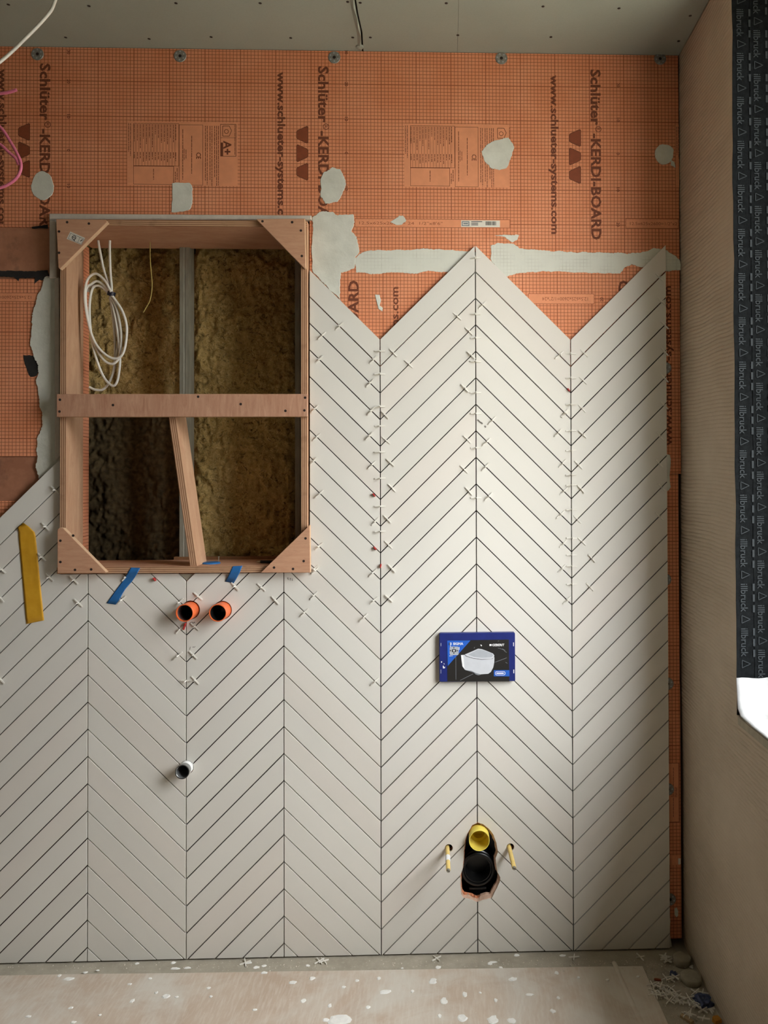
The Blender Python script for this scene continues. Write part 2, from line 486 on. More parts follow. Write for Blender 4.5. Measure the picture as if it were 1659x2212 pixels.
def sheet_mat():
    t = NT('dusty_brown_hardboard')
    c = t.mix(t.ramp(t.noise(5, 5, 0.6), 0.3, 0.7), srgb(186, 164, 144), srgb(206, 190, 172))
    st = t.ramp(t.noise(26, 4, 0.6, stretch=(5, 0.7, 1)), 0.45, 0.7)
    c = t.mix(t.math('MULTIPLY', st, 0.45), c, srgb(220, 212, 200))
    pt = t.ramp(t.noise(4.2, 5, 0.65, dist=0.6), 0.44, 0.62)
    c = t.mix(t.math('MULTIPLY', pt, 0.7), c, srgb(214, 209, 198))
    sp = t.ramp(t.noise(120, 3, 0.6), 0.7, 0.76)
    c = t.mix(t.math('MULTIPLY', sp, 0.7), c, srgb(226, 222, 212))
    t.bump(t.noise(90, 4), 0.15, 0.001)
    return t.done(c, 0.8, spec=0.3)
M_SHEET = sheet_mat()
M_CHIP = plain('white_plaster_chip', srgb(238, 236, 230), 0.8, 0.05, 80, 0.3)
M_CRUMB = plain('pale_dusty_crumbs', srgb(214, 206, 190), 0.9, 0.1, 60)
M_MORTAR = plain('grey_mortar_lump', srgb(168, 160, 142), 0.9, 0.1, 60, 0.4)
M_BLUEBAG = plain('crumpled_blue_plastic', srgb(62, 74, 110), 0.3, 0.15, 50)
M_WOODBIT = plain('wood_offcut', srgb(170, 146, 112), 0.8, 0.1, 60)
M_ORBIT = plain('orange_board_offcut', srgb(206, 140, 50), 0.7, 0.1, 60)
M_DARKWALL = plain('dark_cavity_board', srgb(60, 50, 40), 0.9, 0.15, 20)
M_STRIPWOOD = plain('brown_timber_rail', srgb(132, 92, 58), 0.8, 0.15, 30)

# ------------------------------------------------------------------ the room: floor, ceiling, walls
YB = 0.012                       # face of the orange boards
TB = 0.0125                      # board thickness
def quadbox(name, x0, x1, y0, y1, z0, z1, mat, parent=None):
    V = [(x0, y0, z0), (x1, y0, z0), (x1, y1, z0), (x0, y1, z0), (x0, y0, z1), (x1, y0, z1), (x1, y1, z1), (x0, y1, z1)]
    Fc = [(0, 3, 2, 1), (4, 5, 6, 7), (0, 1, 5, 4), (1, 2, 6, 5), (2, 3, 7, 6), (3, 0, 4, 7)]
    return mesh(name, V, Fc, mat, parent)
floor = quadbox('floor', XLEFT - .1, XR + .6, YBACK - .1, 0.6, -0.1, 0.0, M_SCREED); tag(floor, 'dusty grey screed floor at the foot of the tiled wall', kind='structure')
ceiling = quadbox('ceiling', XLEFT - .1, XR + .6, YBACK - .1, 0.6, CEIL + 0.0135, CEIL + 0.1, M_DARKWALL); tag(ceiling, 'grey plasterboard ceiling with open joints', kind='structure')
wall_back = quadbox('wall_back', XLEFT - .1, XR + .6, 0.50, 0.6, 0.0, CEIL + 0.0135, M_DARKWALL); tag(wall_back, 'main wall with orange backer boards half covered in chevron tiles', kind='structure')
wl = quadbox('wall_left', XLEFT - .1, XLEFT, YBACK, 0.6, 0, CEIL + 0.0135, M_ROOM); tag(wl, 'raw plastered wall left of the camera', kind='structure')
wf = quadbox('wall_front', XLEFT - .1, XR + .6, YBACK - .1, YBACK, 0, CEIL + 0.0135, M_ROOM); tag(wf, 'raw plastered wall behind the camera', kind='structure')

ground = quadbox('added_ground_outside', WX, 40, -40, 40, -0.6, -0.5, M_GROUND); tag(ground, 'unseen ground added outside the window to block light from below', kind='structure')  # unseen plane added to cut the light coming up from below the horizon
# right wall: combed plaster relief around the window opening
def right_wall():
    dy, dz = 0.008, 0.0016
    ys = [0.02 - dy * i for i in range(int(0.70 / dy))]
    nz = int(CEIL / dz) + 1
    zs = [CEIL * j / (nz - 1) for j in range(nz)]
    V = []; Fc = []; idx = {}
    def h(y, z):
        warp = 0.012 * noise.noise((y * 3.0, z * 2.1, 1.3)) + 0.004 * noise.noise((y * 9, z * 7, 4.0))
        lean = 0.10 * noise.noise((0.3, z * 1.3, 8.0)) * y
        ph = (z + warp + lean) / 0.0104
        s = abs(math.sin(math.pi * ph)) ** 0.6
        m = 0.72 + 0.9 * noise.noise((y * 4.2 + 3, z * 3.1, 2.2))
        m *= min(1, max(0, (y + 0.415) / 0.05)) if z > WZ0 - 0.03 else min(1.0, 0.75 + 0.9 * max(0, noise.noise((y * 5, z * 4, 9.9)) + 0.2))
        if z < 0.62: m *= 0.85
        m *= 1.0 - 0.9 * math.exp(-(((y + 0.33) / 0.07) ** 2 + ((z - 0.52) / 0.13) ** 2))
        m = min(1, max(0, m))
        return 0.0036 * m * s + 0.003 * noise.noise((y * 2.5, z * 1.7, 0.4)) + 0.0005 * noise.noise((y * 30, z * 30, 5))
    for j, z in enumerate(zs):
        for i, y in enumerate(ys):
            if y < WY0 - 1e-6 and z > WZ0 + 0.012 * noise.noise((y * 20, 0, 3)): continue
            yy = y; idx[i, j] = len(V)
            V.append((XR - h(y, z), yy, z))
    for j in range(nz - 1):
        for i in range(len(ys) - 1):
            q = [(i, j), (i + 1, j), (i + 1, j + 1), (i, j + 1)]
            if all(k in idx for k in q): Fc.append(tuple(idx[k] for k in q))
    me = bpy.data.meshes.new('wall_right'); me.from_pydata(V, [], Fc); me.materials.append(M_PLASTER)
    bm = bmesh.new(); bm.from_mesh(me)
    for f in bm.faces:
        if f.normal.x > 0: f.normal_flip()
    # the wall's body behind the relief, and the rest of it beside the camera
    def bx(x0, x1, y0, y1, z0, z1):
        vs = [bm.verts.new(c) for c in ((x0, y0, z0), (x1, y0, z0), (x1, y1, z0), (x0, y1, z0), (x0, y0, z1), (x1, y0, z1), (x1, y1, z1), (x0, y1, z1))]
        for f in ((0, 3, 2, 1), (4, 5, 6, 7), (0, 1, 5, 4), (1, 2, 6, 5), (2, 3, 7, 6), (3, 0, 4, 7)): bm.faces.new([vs[k] for k in f])
    b = XR + 0.004
    bx(b, WX, WY0, 0.6, 0, CEIL + .0135)
    f_ = XR - 0.0022
    bx(b, WX, -0.66, WY0, 0, WZ0 - 0.02)
    bx(f_, WX, WY1, -0.66, 0, WZ0 - 0.02)
    bx(f_, WX, WY1, WY0, WZ1, CEIL + .0135)
    bx(f_, WX, YBACK, WY1, 0, CEIL + .0135)
    bm.to_mesh(me); bm.free()
    o = link(bpy.data.objects.new('wall_right', me)); tag(o, 'plastered right wall with combed adhesive ridges', kind='structure')
    return o
wall_right = right_wall()

# window: reveal membrane, sill, frame
window = empty('window_1', (XR, WY0, WZ0)); tag(window, 'window opening with dark membrane taped reveal', kind='structure')
def in_parent(o, p):
    o.parent = p; o.matrix_parent_inverse = p.matrix_world.inverted() if False else Matrix.Translation(-p.location)
    return o
strips = [(XR - 0.004, XR + 0.041), (XR + 0.038, XR + 0.078), (XR + 0.075, XR + 0.118), (XR + 0.115, WX)]
for k, (xa, xb) in enumerate(strips):
    n = 40; V = []; Fc = []
    y = WY0 - 0.001 - 0.0012 * (k % 2)
    for j in range(n + 1):
        z = WZ0 + (CEIL - WZ0) * j / n
        wa = 0.003 * noise.noise((z * 9, k * 3.1, 0)) + 0.0015 * noise.noise((z * 40, k, 2)); wb = 0.002 * noise.noise((z * 11, k * 3.1 + 2, 0))
        V += [(xa + wa, y - 0.0015 * abs(noise.noise((z * 14, k, 7))), z), (xb + wb, y, z), (xb + wb, y + 0.0008, z), (xa + wa, y + 0.0008, z)]
    for j in range(n):
        for i in range(4):
            l = (i + 1) % 4; Fc.append((j * 4 + i, j * 4 + l, j * 4 + 4 + l, j * 4 + 4 + i))
    Fc += [(0, 1, 2, 3), tuple(n * 4 + i for i in range(4))]
    st = in_parent(mesh('membrane_strip', V, Fc, M_MEMB), window)
    P = Print(y - 0.0022)
    z = CEIL - 0.02 - 0.05 * (k % 3)
    mid = (xa + xb) / 2
    while z > WZ0 + 0.14:
        P.text('illbruck', (mid - 0.012, z), (0, -1), 0.066, 0.017, 0.012)
        zz = z - 0.074
        for tri in (1,):
            P.line([(mid + 0.010, zz - 0.009), (mid - 0.010, zz), (mid - 0.010, zz - 0.018), (mid + 0.010, zz - 0.009)], 0.0018)
        for q in range(3):
            P.rect(mid + 0.016, z - 0.025 * q - 0.017, mid + 0.021, z - 0.025 * q)
        z -= 0.104
    st2 = P.build('printed_lettering', M_MPRINT, st)
def sill():
    # white sheet folded over the sill: upright lip against the reveal, then the ledge
    V = []; Fc = []; n = 14
    prof = [(WY0 - 0.006, WZ0 + 0.088), (WY0 - 0.010, WZ0 + 0.055), (WY0 - 0.014, WZ0 + 0.02), (WY0 - 0.03, WZ0 + 0.006), (WY0 - 0.10, WZ0 + 0.004), (WY0 - 0.3, WZ0 + 0.004), (WY1 + 0.01, WZ0 + 0.004)]
    for i in range(n + 1):
        x = XR - 0.006 + (WX - XR - 0.02) * i / n
        for k, (y, z) in enumerate(prof):
            V.append((x, y - (0.004 * noise.noise((x * 14, k * 2.0, 1)) if k < 6 else 0), z + 0.006 * noise.noise((x * 17, y * 12, 3))))
    m = len(prof)
    for i in range(n):
        for k in range(m - 1): Fc.append((i * m + k, (i + 1) * m + k, (i + 1) * m + k + 1, i * m + k + 1))
    o = mesh('sill_sheet', V, Fc, M_WFILM, smooth=60)
    md = o.modifiers.new('thick', 'SOLIDIFY'); md.thickness = 0.003
    return in_parent(o, window)
sill()
in_parent(quadbox('sill_slab', XR - 0.002, WX, WY1, WY0 - 0.0005, WZ0 - 0.022, WZ0 - 0.004, M_MORTAR), window)
for nm, a in (('frame_side', (WX - .035, WX - .002, WY0 - .125, WY0 - .003, WZ0 + .01, WZ1 - .002)), ('frame_side', (WX - .035, WX - .002, WY1 + .002, WY1 + .125, WZ0 + .01, WZ1 - .002)),  # unseen frame, made wide to keep the sky off reveal and sill
              ('frame_rail', (WX - .035, WX - .002, WY1 + .125, WY0 - .125, WZ0 + .01, WZ0 + .10)), ('frame_rail', (WX - .035, WX - .002, WY1 + .125, WY0 - .125, WZ1 - .10, WZ1 - .002))):
    in_parent(quadbox(nm, *a, M_WFRAME), window)

# ceiling panels with joints and screws
def cpt(px, py): p = atZ(px, py, CEIL); return (p.x, p.y)
ja = [cpt(783, 107), cpt(781, 70), cpt(772, 30), cpt(764, -20)]
jb = [cpt(988, 107), cpt(990, 40), cpt(991, -20)]
yfar = 0.03
def ceil_panel(left, right, name='plasterboard_panel'):
    ring = left + right[::-1]
    V = [(x, y, CEIL) for x, y in ring] + [(x, y, CEIL + .0125) for x, y in ring]
    n = len(ring); Fc = [tuple(range(n)), tuple(range(2 * n - 1, n - 1, -1))] + [(i, (i + 1) % n, n + (i + 1) % n, n + i) for i in range(n)]
    return mesh(name, V, Fc, M_CEIL, ceiling)
def ext(j, dx):
    j = [(x + dx, y) for x, y in j]
    return [(j[0][0], yfar)] + j[0:] + [(j[-1][0], YBACK)]
panels = [ceil_panel([(XLEFT, yfar), (XLEFT, YBACK)], ext(ja, -0.0025)), ceil_panel(ext(ja, 0.0025), ext(jb, -0.0004)), ceil_panel(ext(jb, 0.0004), [(XR - 0.002, yfar), (XR - 0.002, YBACK)])]
# curled paper edge along the open joint
V = []; Fc = []
jj = catmull([Vector((x, y, 0)) for x, y in ja], 6)
for i, p in enumerate(jj):
    V += [(p.x - 0.0025, p.y, CEIL - 0.0002), (p.x - 0.0045 - 0.002 * math.sin(i), p.y, CEIL - 0.0045), (p.x - 0.013, p.y, CEIL - 0.0002)]
for i in range(len(jj) - 1):
    for k in range(3): l = (k + 1) % 3; Fc.append((i * 3 + k, i * 3 + l, i * 3 + 3 + l, i * 3 + 3 + k))
mesh('curled_paper_edge', V, Fc, M_CEIL, panels[0], smooth=50)
lc = cpt(778, 106)
lathe('plaster_lump', [(0.0, -0.001), (0.012, -0.001), (0.010, 0.003), (0.005, 0.005), (0.0, 0.0055)], (lc[0], lc[1] - 0.012, CEIL), M_CEIL, panels[0], 14, (0, 0, -1), closed=False)
scr = [(18, 10), (192, 13), (380, 7), (142, 81), (322, 84), (456, 80), (562, 7), (751, 4), (778, 6), (964, 7), (628, 82), (762, 81), (800, 81), (989, 76), (1173, 14), (1337, 18), (1491, 34), (1190, 80), (1466, 89)]
sm = None
for px, py in scr:
    x, y = cpt(px, py)
    pr = panels[0] if px < 770 else (panels[1] if px < 985 else panels[2])
    if sm is None:
        s = lathe('screw', [(0.0, 0.0012), (0.0022, 0.0012), (0.0042, 0.0002), (0.0042, -0.0005), (0.0, -0.0005)], (0, 0, 0), M_HOLE, pr, 10, (0, 0, -1), closed=False); sm = s.data
    else:
        s = link(bpy.data.objects.new('screw', sm), pr)
    s.location = (x, y, CEIL)

# ------------------------------------------------------------------ orange backer boards
XL = -1.95
def bz(px, py): p = atY(px, py, YB); return (p.x, p.z)
XRB = bz(1467, 400)[0]
zs1, zs1b = bz(1100, 566)[1], bz(50, 490)[1]
xbl, ztop = bz(106, 463); xbr = bz(669, 700)[0]
b1 = prism('backer_board', [(XL, zs1b), (xbl, zs1b), (xbl, ztop), (xbr, ztop), (xbr, zs1), (XRB, zs1), (XRB, CEIL - 0.001), (XL, CEIL - 0.001)], YB, YB + TB, MB1, wall_back, 0.0006)
z2b = bz(1450, 1024)[1]
b2 = prism('backer_board', [(xbr, z2b + .0006), (XRB, z2b + .0006), (XRB, zs1 - .0012), (xbr, zs1 - .0012)], YB, YB + TB, MB2, wall_back, 0.0006)
xbl2 = bz(122, 800)[0]
b2l = prism('backer_board', [(XL, bz(50, 986)[1]), (xbl2, bz(50, 986)[1]), (xbl2, bz(50, 602)[1]), (XL, bz(50, 602)[1])], YB, YB + TB, MB2, wall_back, 0.0006)
z3b = bz(1450, 1478)[1]; xr3 = bz(1466.5, 1200)[0]; zbb = bz(400, 1238)[1]
b3 = prism('backer_board', [(XL, z3b), (xr3, z3b), (xr3, z2b - .0008), (xbr, z2b - .0008), (xbr, zbb), (xbl2, zbb), (xbl2, bz(40, 1082)[1]), (XL, bz(40, 1082)[1])], YB, YB + TB, MB2, wall_back, 0.0006)
xr4 = bz(1471, 1800)[0]
b4 = prism('backer_board', [(XL, 0.004), (xr4, 0.024), (xr4, z3b - .0008), (XL, z3b - .0008)], YB, YB + TB, MB1, wall_back, 0.0006)
prism('exposed_chipboard', [(XL, bz(40, 604)[1]), (xbl + 0.01, bz(40, 604)[1]), (xbl + 0.01, zs1b - .0005), (XL, zs1b - .0005)], YB + 0.004, YB + 0.02, M_BROWN, wall_back, 0.0006)
prism('exposed_chipboard', [(XL, bz(40, 1082)[1]), (xbl2, bz(40, 1082)[1]), (xbl2, bz(40, 986)[1] - .0004), (XL, bz(40, 986)[1] - .0004)], YB + 0.003, YB + 0.02, M_BROWN, wall_back, 0.0006)

# print on the boards
YP = YB - 0.00015
YP2 = YB - 0.0003
def S(px): return px / 757.0
def brand(P, a, d, ok):
    d = Vector(d); b = Vector((-d.y, d.x)); a = Vector(a)
    P.text('Schl\u00fcter', tuple(a), tuple(d), S(123), S(22), 0.03, clip=ok)
    c = a + d * S(131.5) + b * S(16); P.ring(c.x, c.y, S(6.8), S(1.5), 18)
    P.text('R', tuple(c - d * S(3) - b * S(3.6)), tuple(d), S(6), S(7.5), 0.0, clip=ok)
    P.text('-KERDI-BOARD', tuple(a + d * S(141)), tuple(d), S(233), S(22), 0.03, clip=ok)
for cx_, ys, x3, xw in ((98, 137, 52, 5), (699, 143, 653, 607), (1287, 150, 1242, 1197)):
    P = Print(YP)
    a = bz(cx_ - 11, ys)
    ok = lambda x, z: not (xbl < x < xbr and z < ztop) and not (x < xbl and z < zs1b)
    brand(P, a, (0, -1), ok)
    aw = bz(xw - 7, ys + 12)
    P.text('www.schlueter-systems.com', aw, (0, -1), S(349), S(16.5), 0.032, clip=lambda x, z: not (xbl < x < xbr and z < ztop) and not (x < xbl and z < zs1b))
    P.build('printed_lettering', M_PRINT, b1)
    P = Print(YP); Q = Print(YP2)
    for i, yc in enumerate((ys + 148, ys + 188, ys + 228)):
        wide = [(x3 - 13, yc - 7), (x3 - 13, yc + 7), (x3 - 10, yc + 10), (x3 + 10, yc + 19), (x3 + 13, yc + 17), (x3 + 13, yc - 17), (x3 + 10, yc - 19), (x3 - 10, yc - 10)]
        if i == 1: wide = [(2 * x3 - q[0], q[1]) for q in wide]
        pts = [bz(*q) for q in wide]
        P.poly(pts)
        c = Vector((sum(p[0] for p in pts) / 8, sum(p[1] for p in pts) / 8))
        Q.poly([tuple(c + (Vector(p) - c) * 0.88) for p in pts])
    P.build('printed_emblem_outline', M_PRINT, b1); Q.build('printed_emblem', M_PRINT2, b1)
P = Print(YP)
for cx_, y0 in ((148, 326), (748, 332), (1335, 334)):
    for i, sx in enumerate(('30', '20', '10', '0', '10', '20')):
        yy = y0 + (i - 3) * 75.3
        if yy > 470 and cx_ < 400: continue
        if yy < 112: yy = 112
        q = bz(cx_ - 3, yy - 4); wd = S(9 if len(sx) == 2 else 5)
        P.text(sx, q, (0, -1), wd, S(7), 0.02)
P.build('printed_numbers', M_PRINT, b1)
def info_label(x0, y0, w, x_clip=None):
    A = bz(x0, y0); h = S(138); wid = S(w)
    Bg = Print(YP); Bg.rect(A[0], A[1] - h, A[0] + wid, A[1]); Bg.build('printed_label_field', M_LABELBG, b1)
    if wid < 0.05: pass
    L = Print(YP2 - 0.0001)
    X = lambda u: A[0] + S(u); Z = lambda v: A[1] - S(v)
    rnd = random.Random(3)
    def tl(u, v0, v1, t=1.3):
        if S(u) > wid: return
        v = v0
        while v < v1:
            d = rnd.uniform(3, 11); e = min(v + d, v1)
            L.rect(X(u) - S(t) / 2, Z(e), X(u) + S(t) / 2, Z(v)); v = e + 1.2
    def fr(u0, v0, u1, v1, t=0.8):
        if S(u1) <= wid: L.frame(X(u0), Z(v1), X(u1), Z(v0), S(t))
    tl(3, 4, 66); tl(7, 4, 75)
    for k in range(14):
        u = 15 + k * 6.4
        tl(u, 6, rnd.uniform(25, 60)); tl(u, 66, rnd.uniform(76, 88))
        if S(u + 3) < wid: L.rect(X(u + 3), Z(96), X(u + 3) + S(0.5), Z(5))
    fr(13, 4, 110, 96); fr(13, 96, 99, 136); fr(110, 6, 161, 137); tl(103, 6, 40); tl(103, 66, 85); tl(106, 100, 125); tl(102, 108, 130)
    tl(118, 16, 125); tl(137, 30, 112); tl(121, 58, 82, 1.0); tl(125, 60, 80, 1.0); tl(56, 102, 126)
    for u, v1 in ((166, 128), (170, 136), (176, 126), (180, 138), (186, 120), (190, 138), (194, 138)): tl(u, 8, v1)
    if wid > S(200):
        L.text('CE', (X(147), Z(66)), (0, -1), S(14), S(10), 0.01)
        fr(198, 4, 232, 74, 1.0); fr(198, 4, 232, 34, 0.7)
        L.line([(X(203), Z(8)), (X(217), Z(8)), (X(222), Z(18)), (X(217), Z(30)), (X(203), Z(30)), (X(203), Z(8))], S(1.2))
        L.ring(X(211), Z(20), S(5), S(1.2), 12)
        L.text('A+', (X(205), Z(40)), (0, -1), S(30), S(17), 0.03)
        L.rect(X(199), Z(73), X(204), Z(44)); tl(229, 6, 70, 1.0)
    L.build('printed_label_lines', M_PRINT, b1)
info_label(275, 262, 235); info_label(873, 267, 229); info_label(1459, 270, 7.5)
# size strips
def size_strip(x0, y0, x1, y1, st, parent, flip=False, tx=None):
    a = bz(x0, y0); b = bz(x1, y1)
    Bg = Print(YP); Bg.rect(a[0], b[1], b[0], a[1]); Bg.build('printed_strip_field', M_LABELBG, parent)
    L = Print(YP2); L.frame(a[0], b[1], b[0], a[1], S(1))
    h = (a[1] - b[1])
    if flip: L.text(st, (b[0] - S(14), b[1] + h * 0.66), (-1, 0), S(100), h * 0.36, 0.0)
    else: L.text(st, (a[0] + S(10), b[1] + h * 0.33), (1, 0), S(tx or 110), h * 0.34, 0.0)
    L.build('printed_size_text', M_PRINTL, parent)
size_strip(766, 472, 1102, 493, '12.5x625x2600 = 24  1/2"x8\'6"', b1, tx=180)
size_strip(1351, 472, 1466, 494, '12.5x625x2600=1/2"x2', b1, tx=104)
size_strip(1141, 634, 1284, 657, '12.5x625x2600=1/2"x24', b2, True)
size_strip(-60, 632, 82, 652, '12.5x625x2600=1/2"x24', b2l, True)
# the second board is fixed upside down: lettering reads upwards
P = Print(YP)
def up_text(s, xpx, ytop, length, height, bold=0.018):
    q = bz(xpx, ytop); P.text(s, (q[0], q[1] - S(length)), (0, 1), S(length), S(height), bold, clip=lambda x, z: z > z2b + 0.004)
q = bz(774, 606); brand(P, (q[0], q[1] - S(374)), (0, 1), lambda x, z: z > z2b + 0.004); up_text('www.schlueter-systems.com', 860, 620, 349, 16.5, 0.02)
q = bz(1357, 606); brand(P, (q[0], q[1] - S(374)), (0, 1), lambda x, z: z > z2b + 0.004); up_text('www.schlueter-systems.com', 1449, 618, 349, 16.5, 0.02)
for cx_ in (975, 1300):
    for i, sx in enumerate(('30', '20', '10')):
        q = bz(cx_ + 3, 571 + 75.3 * i + 5); P.text(sx, q, (0, 1), S(9), S(7), 0.02)
P.build('printed_lettering', M_PRINT, b2)
# fourth board label on the narrow strip
def strip_label():
    a = bz(1447, 1648); b = bz(1467.5, 1776)
    Bg = Print(YP); Bg.rect(a[0] - .02, b[1], b[0], a[1]); a2 = bz(1440, 1848); b2_ = bz(1469, 1868); Bg.rect(a2[0], b2_[1], b2_[0], a2[1])
    Bg.build('printed_label_field', M_LABELBG, b4)
    L = Print(YP2); L.frame(a[0] - .02, b[1], b[0], a[1], S(1))
    rnd = random.Random(9)
    for u, v0, v1 in ((1454, 1658, 1765), (1458, 1700, 1722), (1461, 1701, 1722), (1451, 1702, 1722)):
        v = v0
        while v < v1:
            e = min(v1, v + rnd.uniform(3, 10)); p = bz(u, v); q = bz(u + 1.2, e); L.rect(p[0], q[1], q[0], p[1]); v = e + 1.2
    L.build('printed_label_lines', M_PRINT, b4)
    a = bz(1466, 1854); b = bz(1470, 1867)
strip_label()
# barcode sticker
sa, sb = bz(996, 476), bz(1080, 491)
stk = prism('barcode_sticker', [(sa[0], sb[1]), (sb[0], sb[1]), (sb[0], sa[1]), (sa[0], sa[1])], YB - 0.0006, YB - 0.0001, M_STICKER, b1)
P = Print(YB - 0.0008); rnd = random.Random(5)
x = sb[0] - S(31)
while x < sb[0] - S(8):
    w_ = S(rnd.choice((0.6, 0.9, 1.4))); P.rect(x, sb[1] + S(4), x + w_, sa[1] - S(2)); x += w_ + S(rnd.choice((0.6, 1.0)))
for k in range(3):
    P.rect(sa[0] + S(22), sa[1] - S(3.5 + k * 3.5), sa[0] + S(46 - 9 * (k > 0)), sa[1] - S(2 + k * 3.5))
P.build('printed_bars', M_INK, b1)
P = Print(YB - 0.0008); P.frame(sa[0] + S(1.5), sb[1] + S(2), sa[0] + S(18), sa[1] - S(2), S(2)); P.rect(sa[0] + S(5), sb[1] + S(6), sa[0] + S(15), sb[1] + S(9)); P.build('printed_mark', M_PGREY3, b1)
tiny = prism('barcode_sticker', [bz(1465, 1867), bz(1470, 1867), bz(1470, 1854), bz(1465, 1854)], YB - 0.0006, YB - 0.0001, M_STICKER, b4)

# washers over the board screws
wm = hm = None
for px, py in ((81, 117), (389, 121), (722, 124), (1083, 126), (1426, 127), (1437, 795), (1437, 1252), (1442, 1477), (1443, 1705), (1447, 1943)):
    p = atY(px, py, YB)
    if wm is None:
        pf = [(0.0045, 0.0002), (0.0045, 0.0016), (0.0075, 0.0022), (0.0165, 0.0016), (0.0178, 0.0002)]
        w_ = lathe('fixing_washer', pf, (0, 0, 0), M_STEEL, wall_back, 24, closed=True); wm = w_.data
        P = Print(-0.0024)
        for k in range(6):
            a = k * math.pi / 3 + 0.3
            P.poly([(0.0118 * math.cos(a) + 0.0026 * math.cos(b * math.pi / 4), 0.0118 * math.sin(a) + 0.0026 * math.sin(b * math.pi / 4)) for b in range(8)])
        h_ = P.build('washer_holes', M_PGREY2, w_); hm = h_.data
        s_ = lathe('screw_head', [(0.0, 0.0008), (0.0046, 0.0008), (0.0046, 0.0), (0, 0)], (0, 0, 0), M_HOLE, w_, 12, closed=False); s_m = s_.data
    else:
        w_ = link(bpy.data.objects.new('fixing_washer', wm), wall_back)
        link(bpy.data.objects.new('washer_holes', hm), w_); link(bpy.data.objects.new('screw_head', s_m), w_)
    w_.location = p; w_.rotation_euler = (0, random.uniform(0, 6), 0)

# filler patches
def rough_ring(pts, px_amp=2.0, step=5.0, seed=0):
    out = []
    n = len(pts)
    for i in range(n):
        a = Vector(pts[i]); b = Vector(pts[(i + 1) % n]); k = max(1, int((b - a).length / step))
        for j in range(k):
            p = a.lerp(b, j / k); d = (b - a).normalized(); nn = Vector((-d.y, d.x))
            p = p + nn * px_amp * (noise.noise((p.x * 0.06 + seed * 7, p.y * 0.06, seed)) + 0.6 * noise.noise((p.x * 0.3, p.y * 0.3, seed)) + 0.45 * noise.noise((p.x * 0.9, p.y * 0.9, seed)))
            out.append((p.x, p.y))
    return out
def patch(pts, y=None, thick=0.0014, mat=None, amp=2.2, step=2.5, seed=0, name='filler_patch', y0=YB):
    r = rough_ring(pts, amp, step, seed)
    poly = [bz(*p) for p in r]
    return prism(name, poly, y0 - thick, y0 - 0.0001, mat or M_FILL, wall_back, min(0.0008, thick * 0.7))
def blob(cx_, cy_, rx, ry, seed, n=18):
    return [(cx_ + rx * math.cos(t) * (1 + .12 * noise.noise((math.cos(t) * 1.5, math.sin(t) * 1.5, seed * 3.3))), cy_ + ry * math.sin(t) * (1 + .12 * noise.noise((math.cos(t) * 1.5, math.sin(t) * 1.5, seed * 5.1 + 1)))) for t in [2 * math.pi * k / n for k in range(n)]]
patch(blob(92, 402, 25, 30, 1), seed=1, amp=1.5)
patch([(372, 396), (380, 394), (408, 395), (415, 401), (416, 440), (410, 452), (396, 458), (371, 458)], seed=2, amp=1.5)
patch([(718, 362), (735, 366), (745, 385), (747, 402), (738, 422), (730, 436), (703, 440), (693, 425), (692, 388), (700, 372)], seed=3)
patch([(1070, 303), (1098, 298), (1107, 308), (1110, 320), (1103, 345), (1095, 362), (1078, 368), (1058, 362), (1048, 350), (1041, 328), (1050, 314)], seed=4)
patch(blob(1435, 333, 21, 22, 5) , seed=5, amp=1.5)
patch([(1448, 345), (1456, 350), (1459, 362), (1449, 357)], seed=6, amp=1)
patch([(676, 470), (690, 458), (720, 458), (728, 465), (764, 464), (765, 488), (760, 500), (770, 512), (776, 545), (768, 555), (766, 580), (750, 586), (736, 588), (734, 625), (736, 650), (700, 612), (676, 588), (673, 545), (675, 510)], seed=7, thick=0.0024)
patch([(776, 548), (800, 540), (860, 541), (920, 537), (960, 539), (1030, 545), (1050, 560), (1040, 600), (970, 588), (925, 586), (900, 592), (850, 588), (815, 592), (770, 588), (765, 560)], mat=M_FILL_THIN, seed=8, thick=0.0012)
patch([(1060, 530), (1075, 524), (1110, 526), (1122, 537), (1180, 541), (1240, 545), (1300, 545), (1355, 548), (1400, 543), (1410, 536), (1440, 540), (1470, 562), (1470, 584), (1440, 586), (1400, 580), (1365, 571), (1350, 577), (1340, 592), (1290, 590), (1230, 588), (1190, 586), (1140, 588), (1100, 595), (1085, 600), (1060, 560)], mat=M_FILL_THIN, seed=9, thick=0.0012)
patch([(843, 480), (855, 472), (862, 465), (870, 466), (877, 476), (868, 486), (856, 486)], seed=10, amp=2, step=3)
patch([(1068, 509), (1092, 507), (1120, 508), (1118, 518), (1106, 524), (1098, 518), (1090, 512)], seed=11, amp=1.5, step=3)
patch([(810, 637), (820, 637), (823, 650), (820, 660), (827, 665), (826, 673), (818, 668), (814, 655)], seed=12, amp=1, step=3)
patch([(1438, 981), (1447, 983), (1449, 1000), (1446, 1030), (1449, 1052), (1444, 1060), (1436, 1062)], seed=13, amp=1, step=4)
patch([(1457, 1962), (1462, 1960), (1465, 1968), (1465, 1978), (1461, 1981), (1457, 1976)], seed=14, amp=.5, step=3)
patch([(1444, 1960), (1448, 1985), (1447, 2020), (1452, 2045), (1444, 2047)], seed=24, amp=.8, step=3, thick=0.0008)
# filler smeared along the left of the frame
patch([(98, 597), (118, 595), (128, 600), (130, 1000), (85, 1035), (78, 1010), (82, 985), (80, 950), (92, 920), (90, 890), (83, 850), (80, 820), (84, 790), (72, 770), (66, 745), (70, 690), (78, 650), (92, 615)], seed=15, amp=3, thick=0.003)
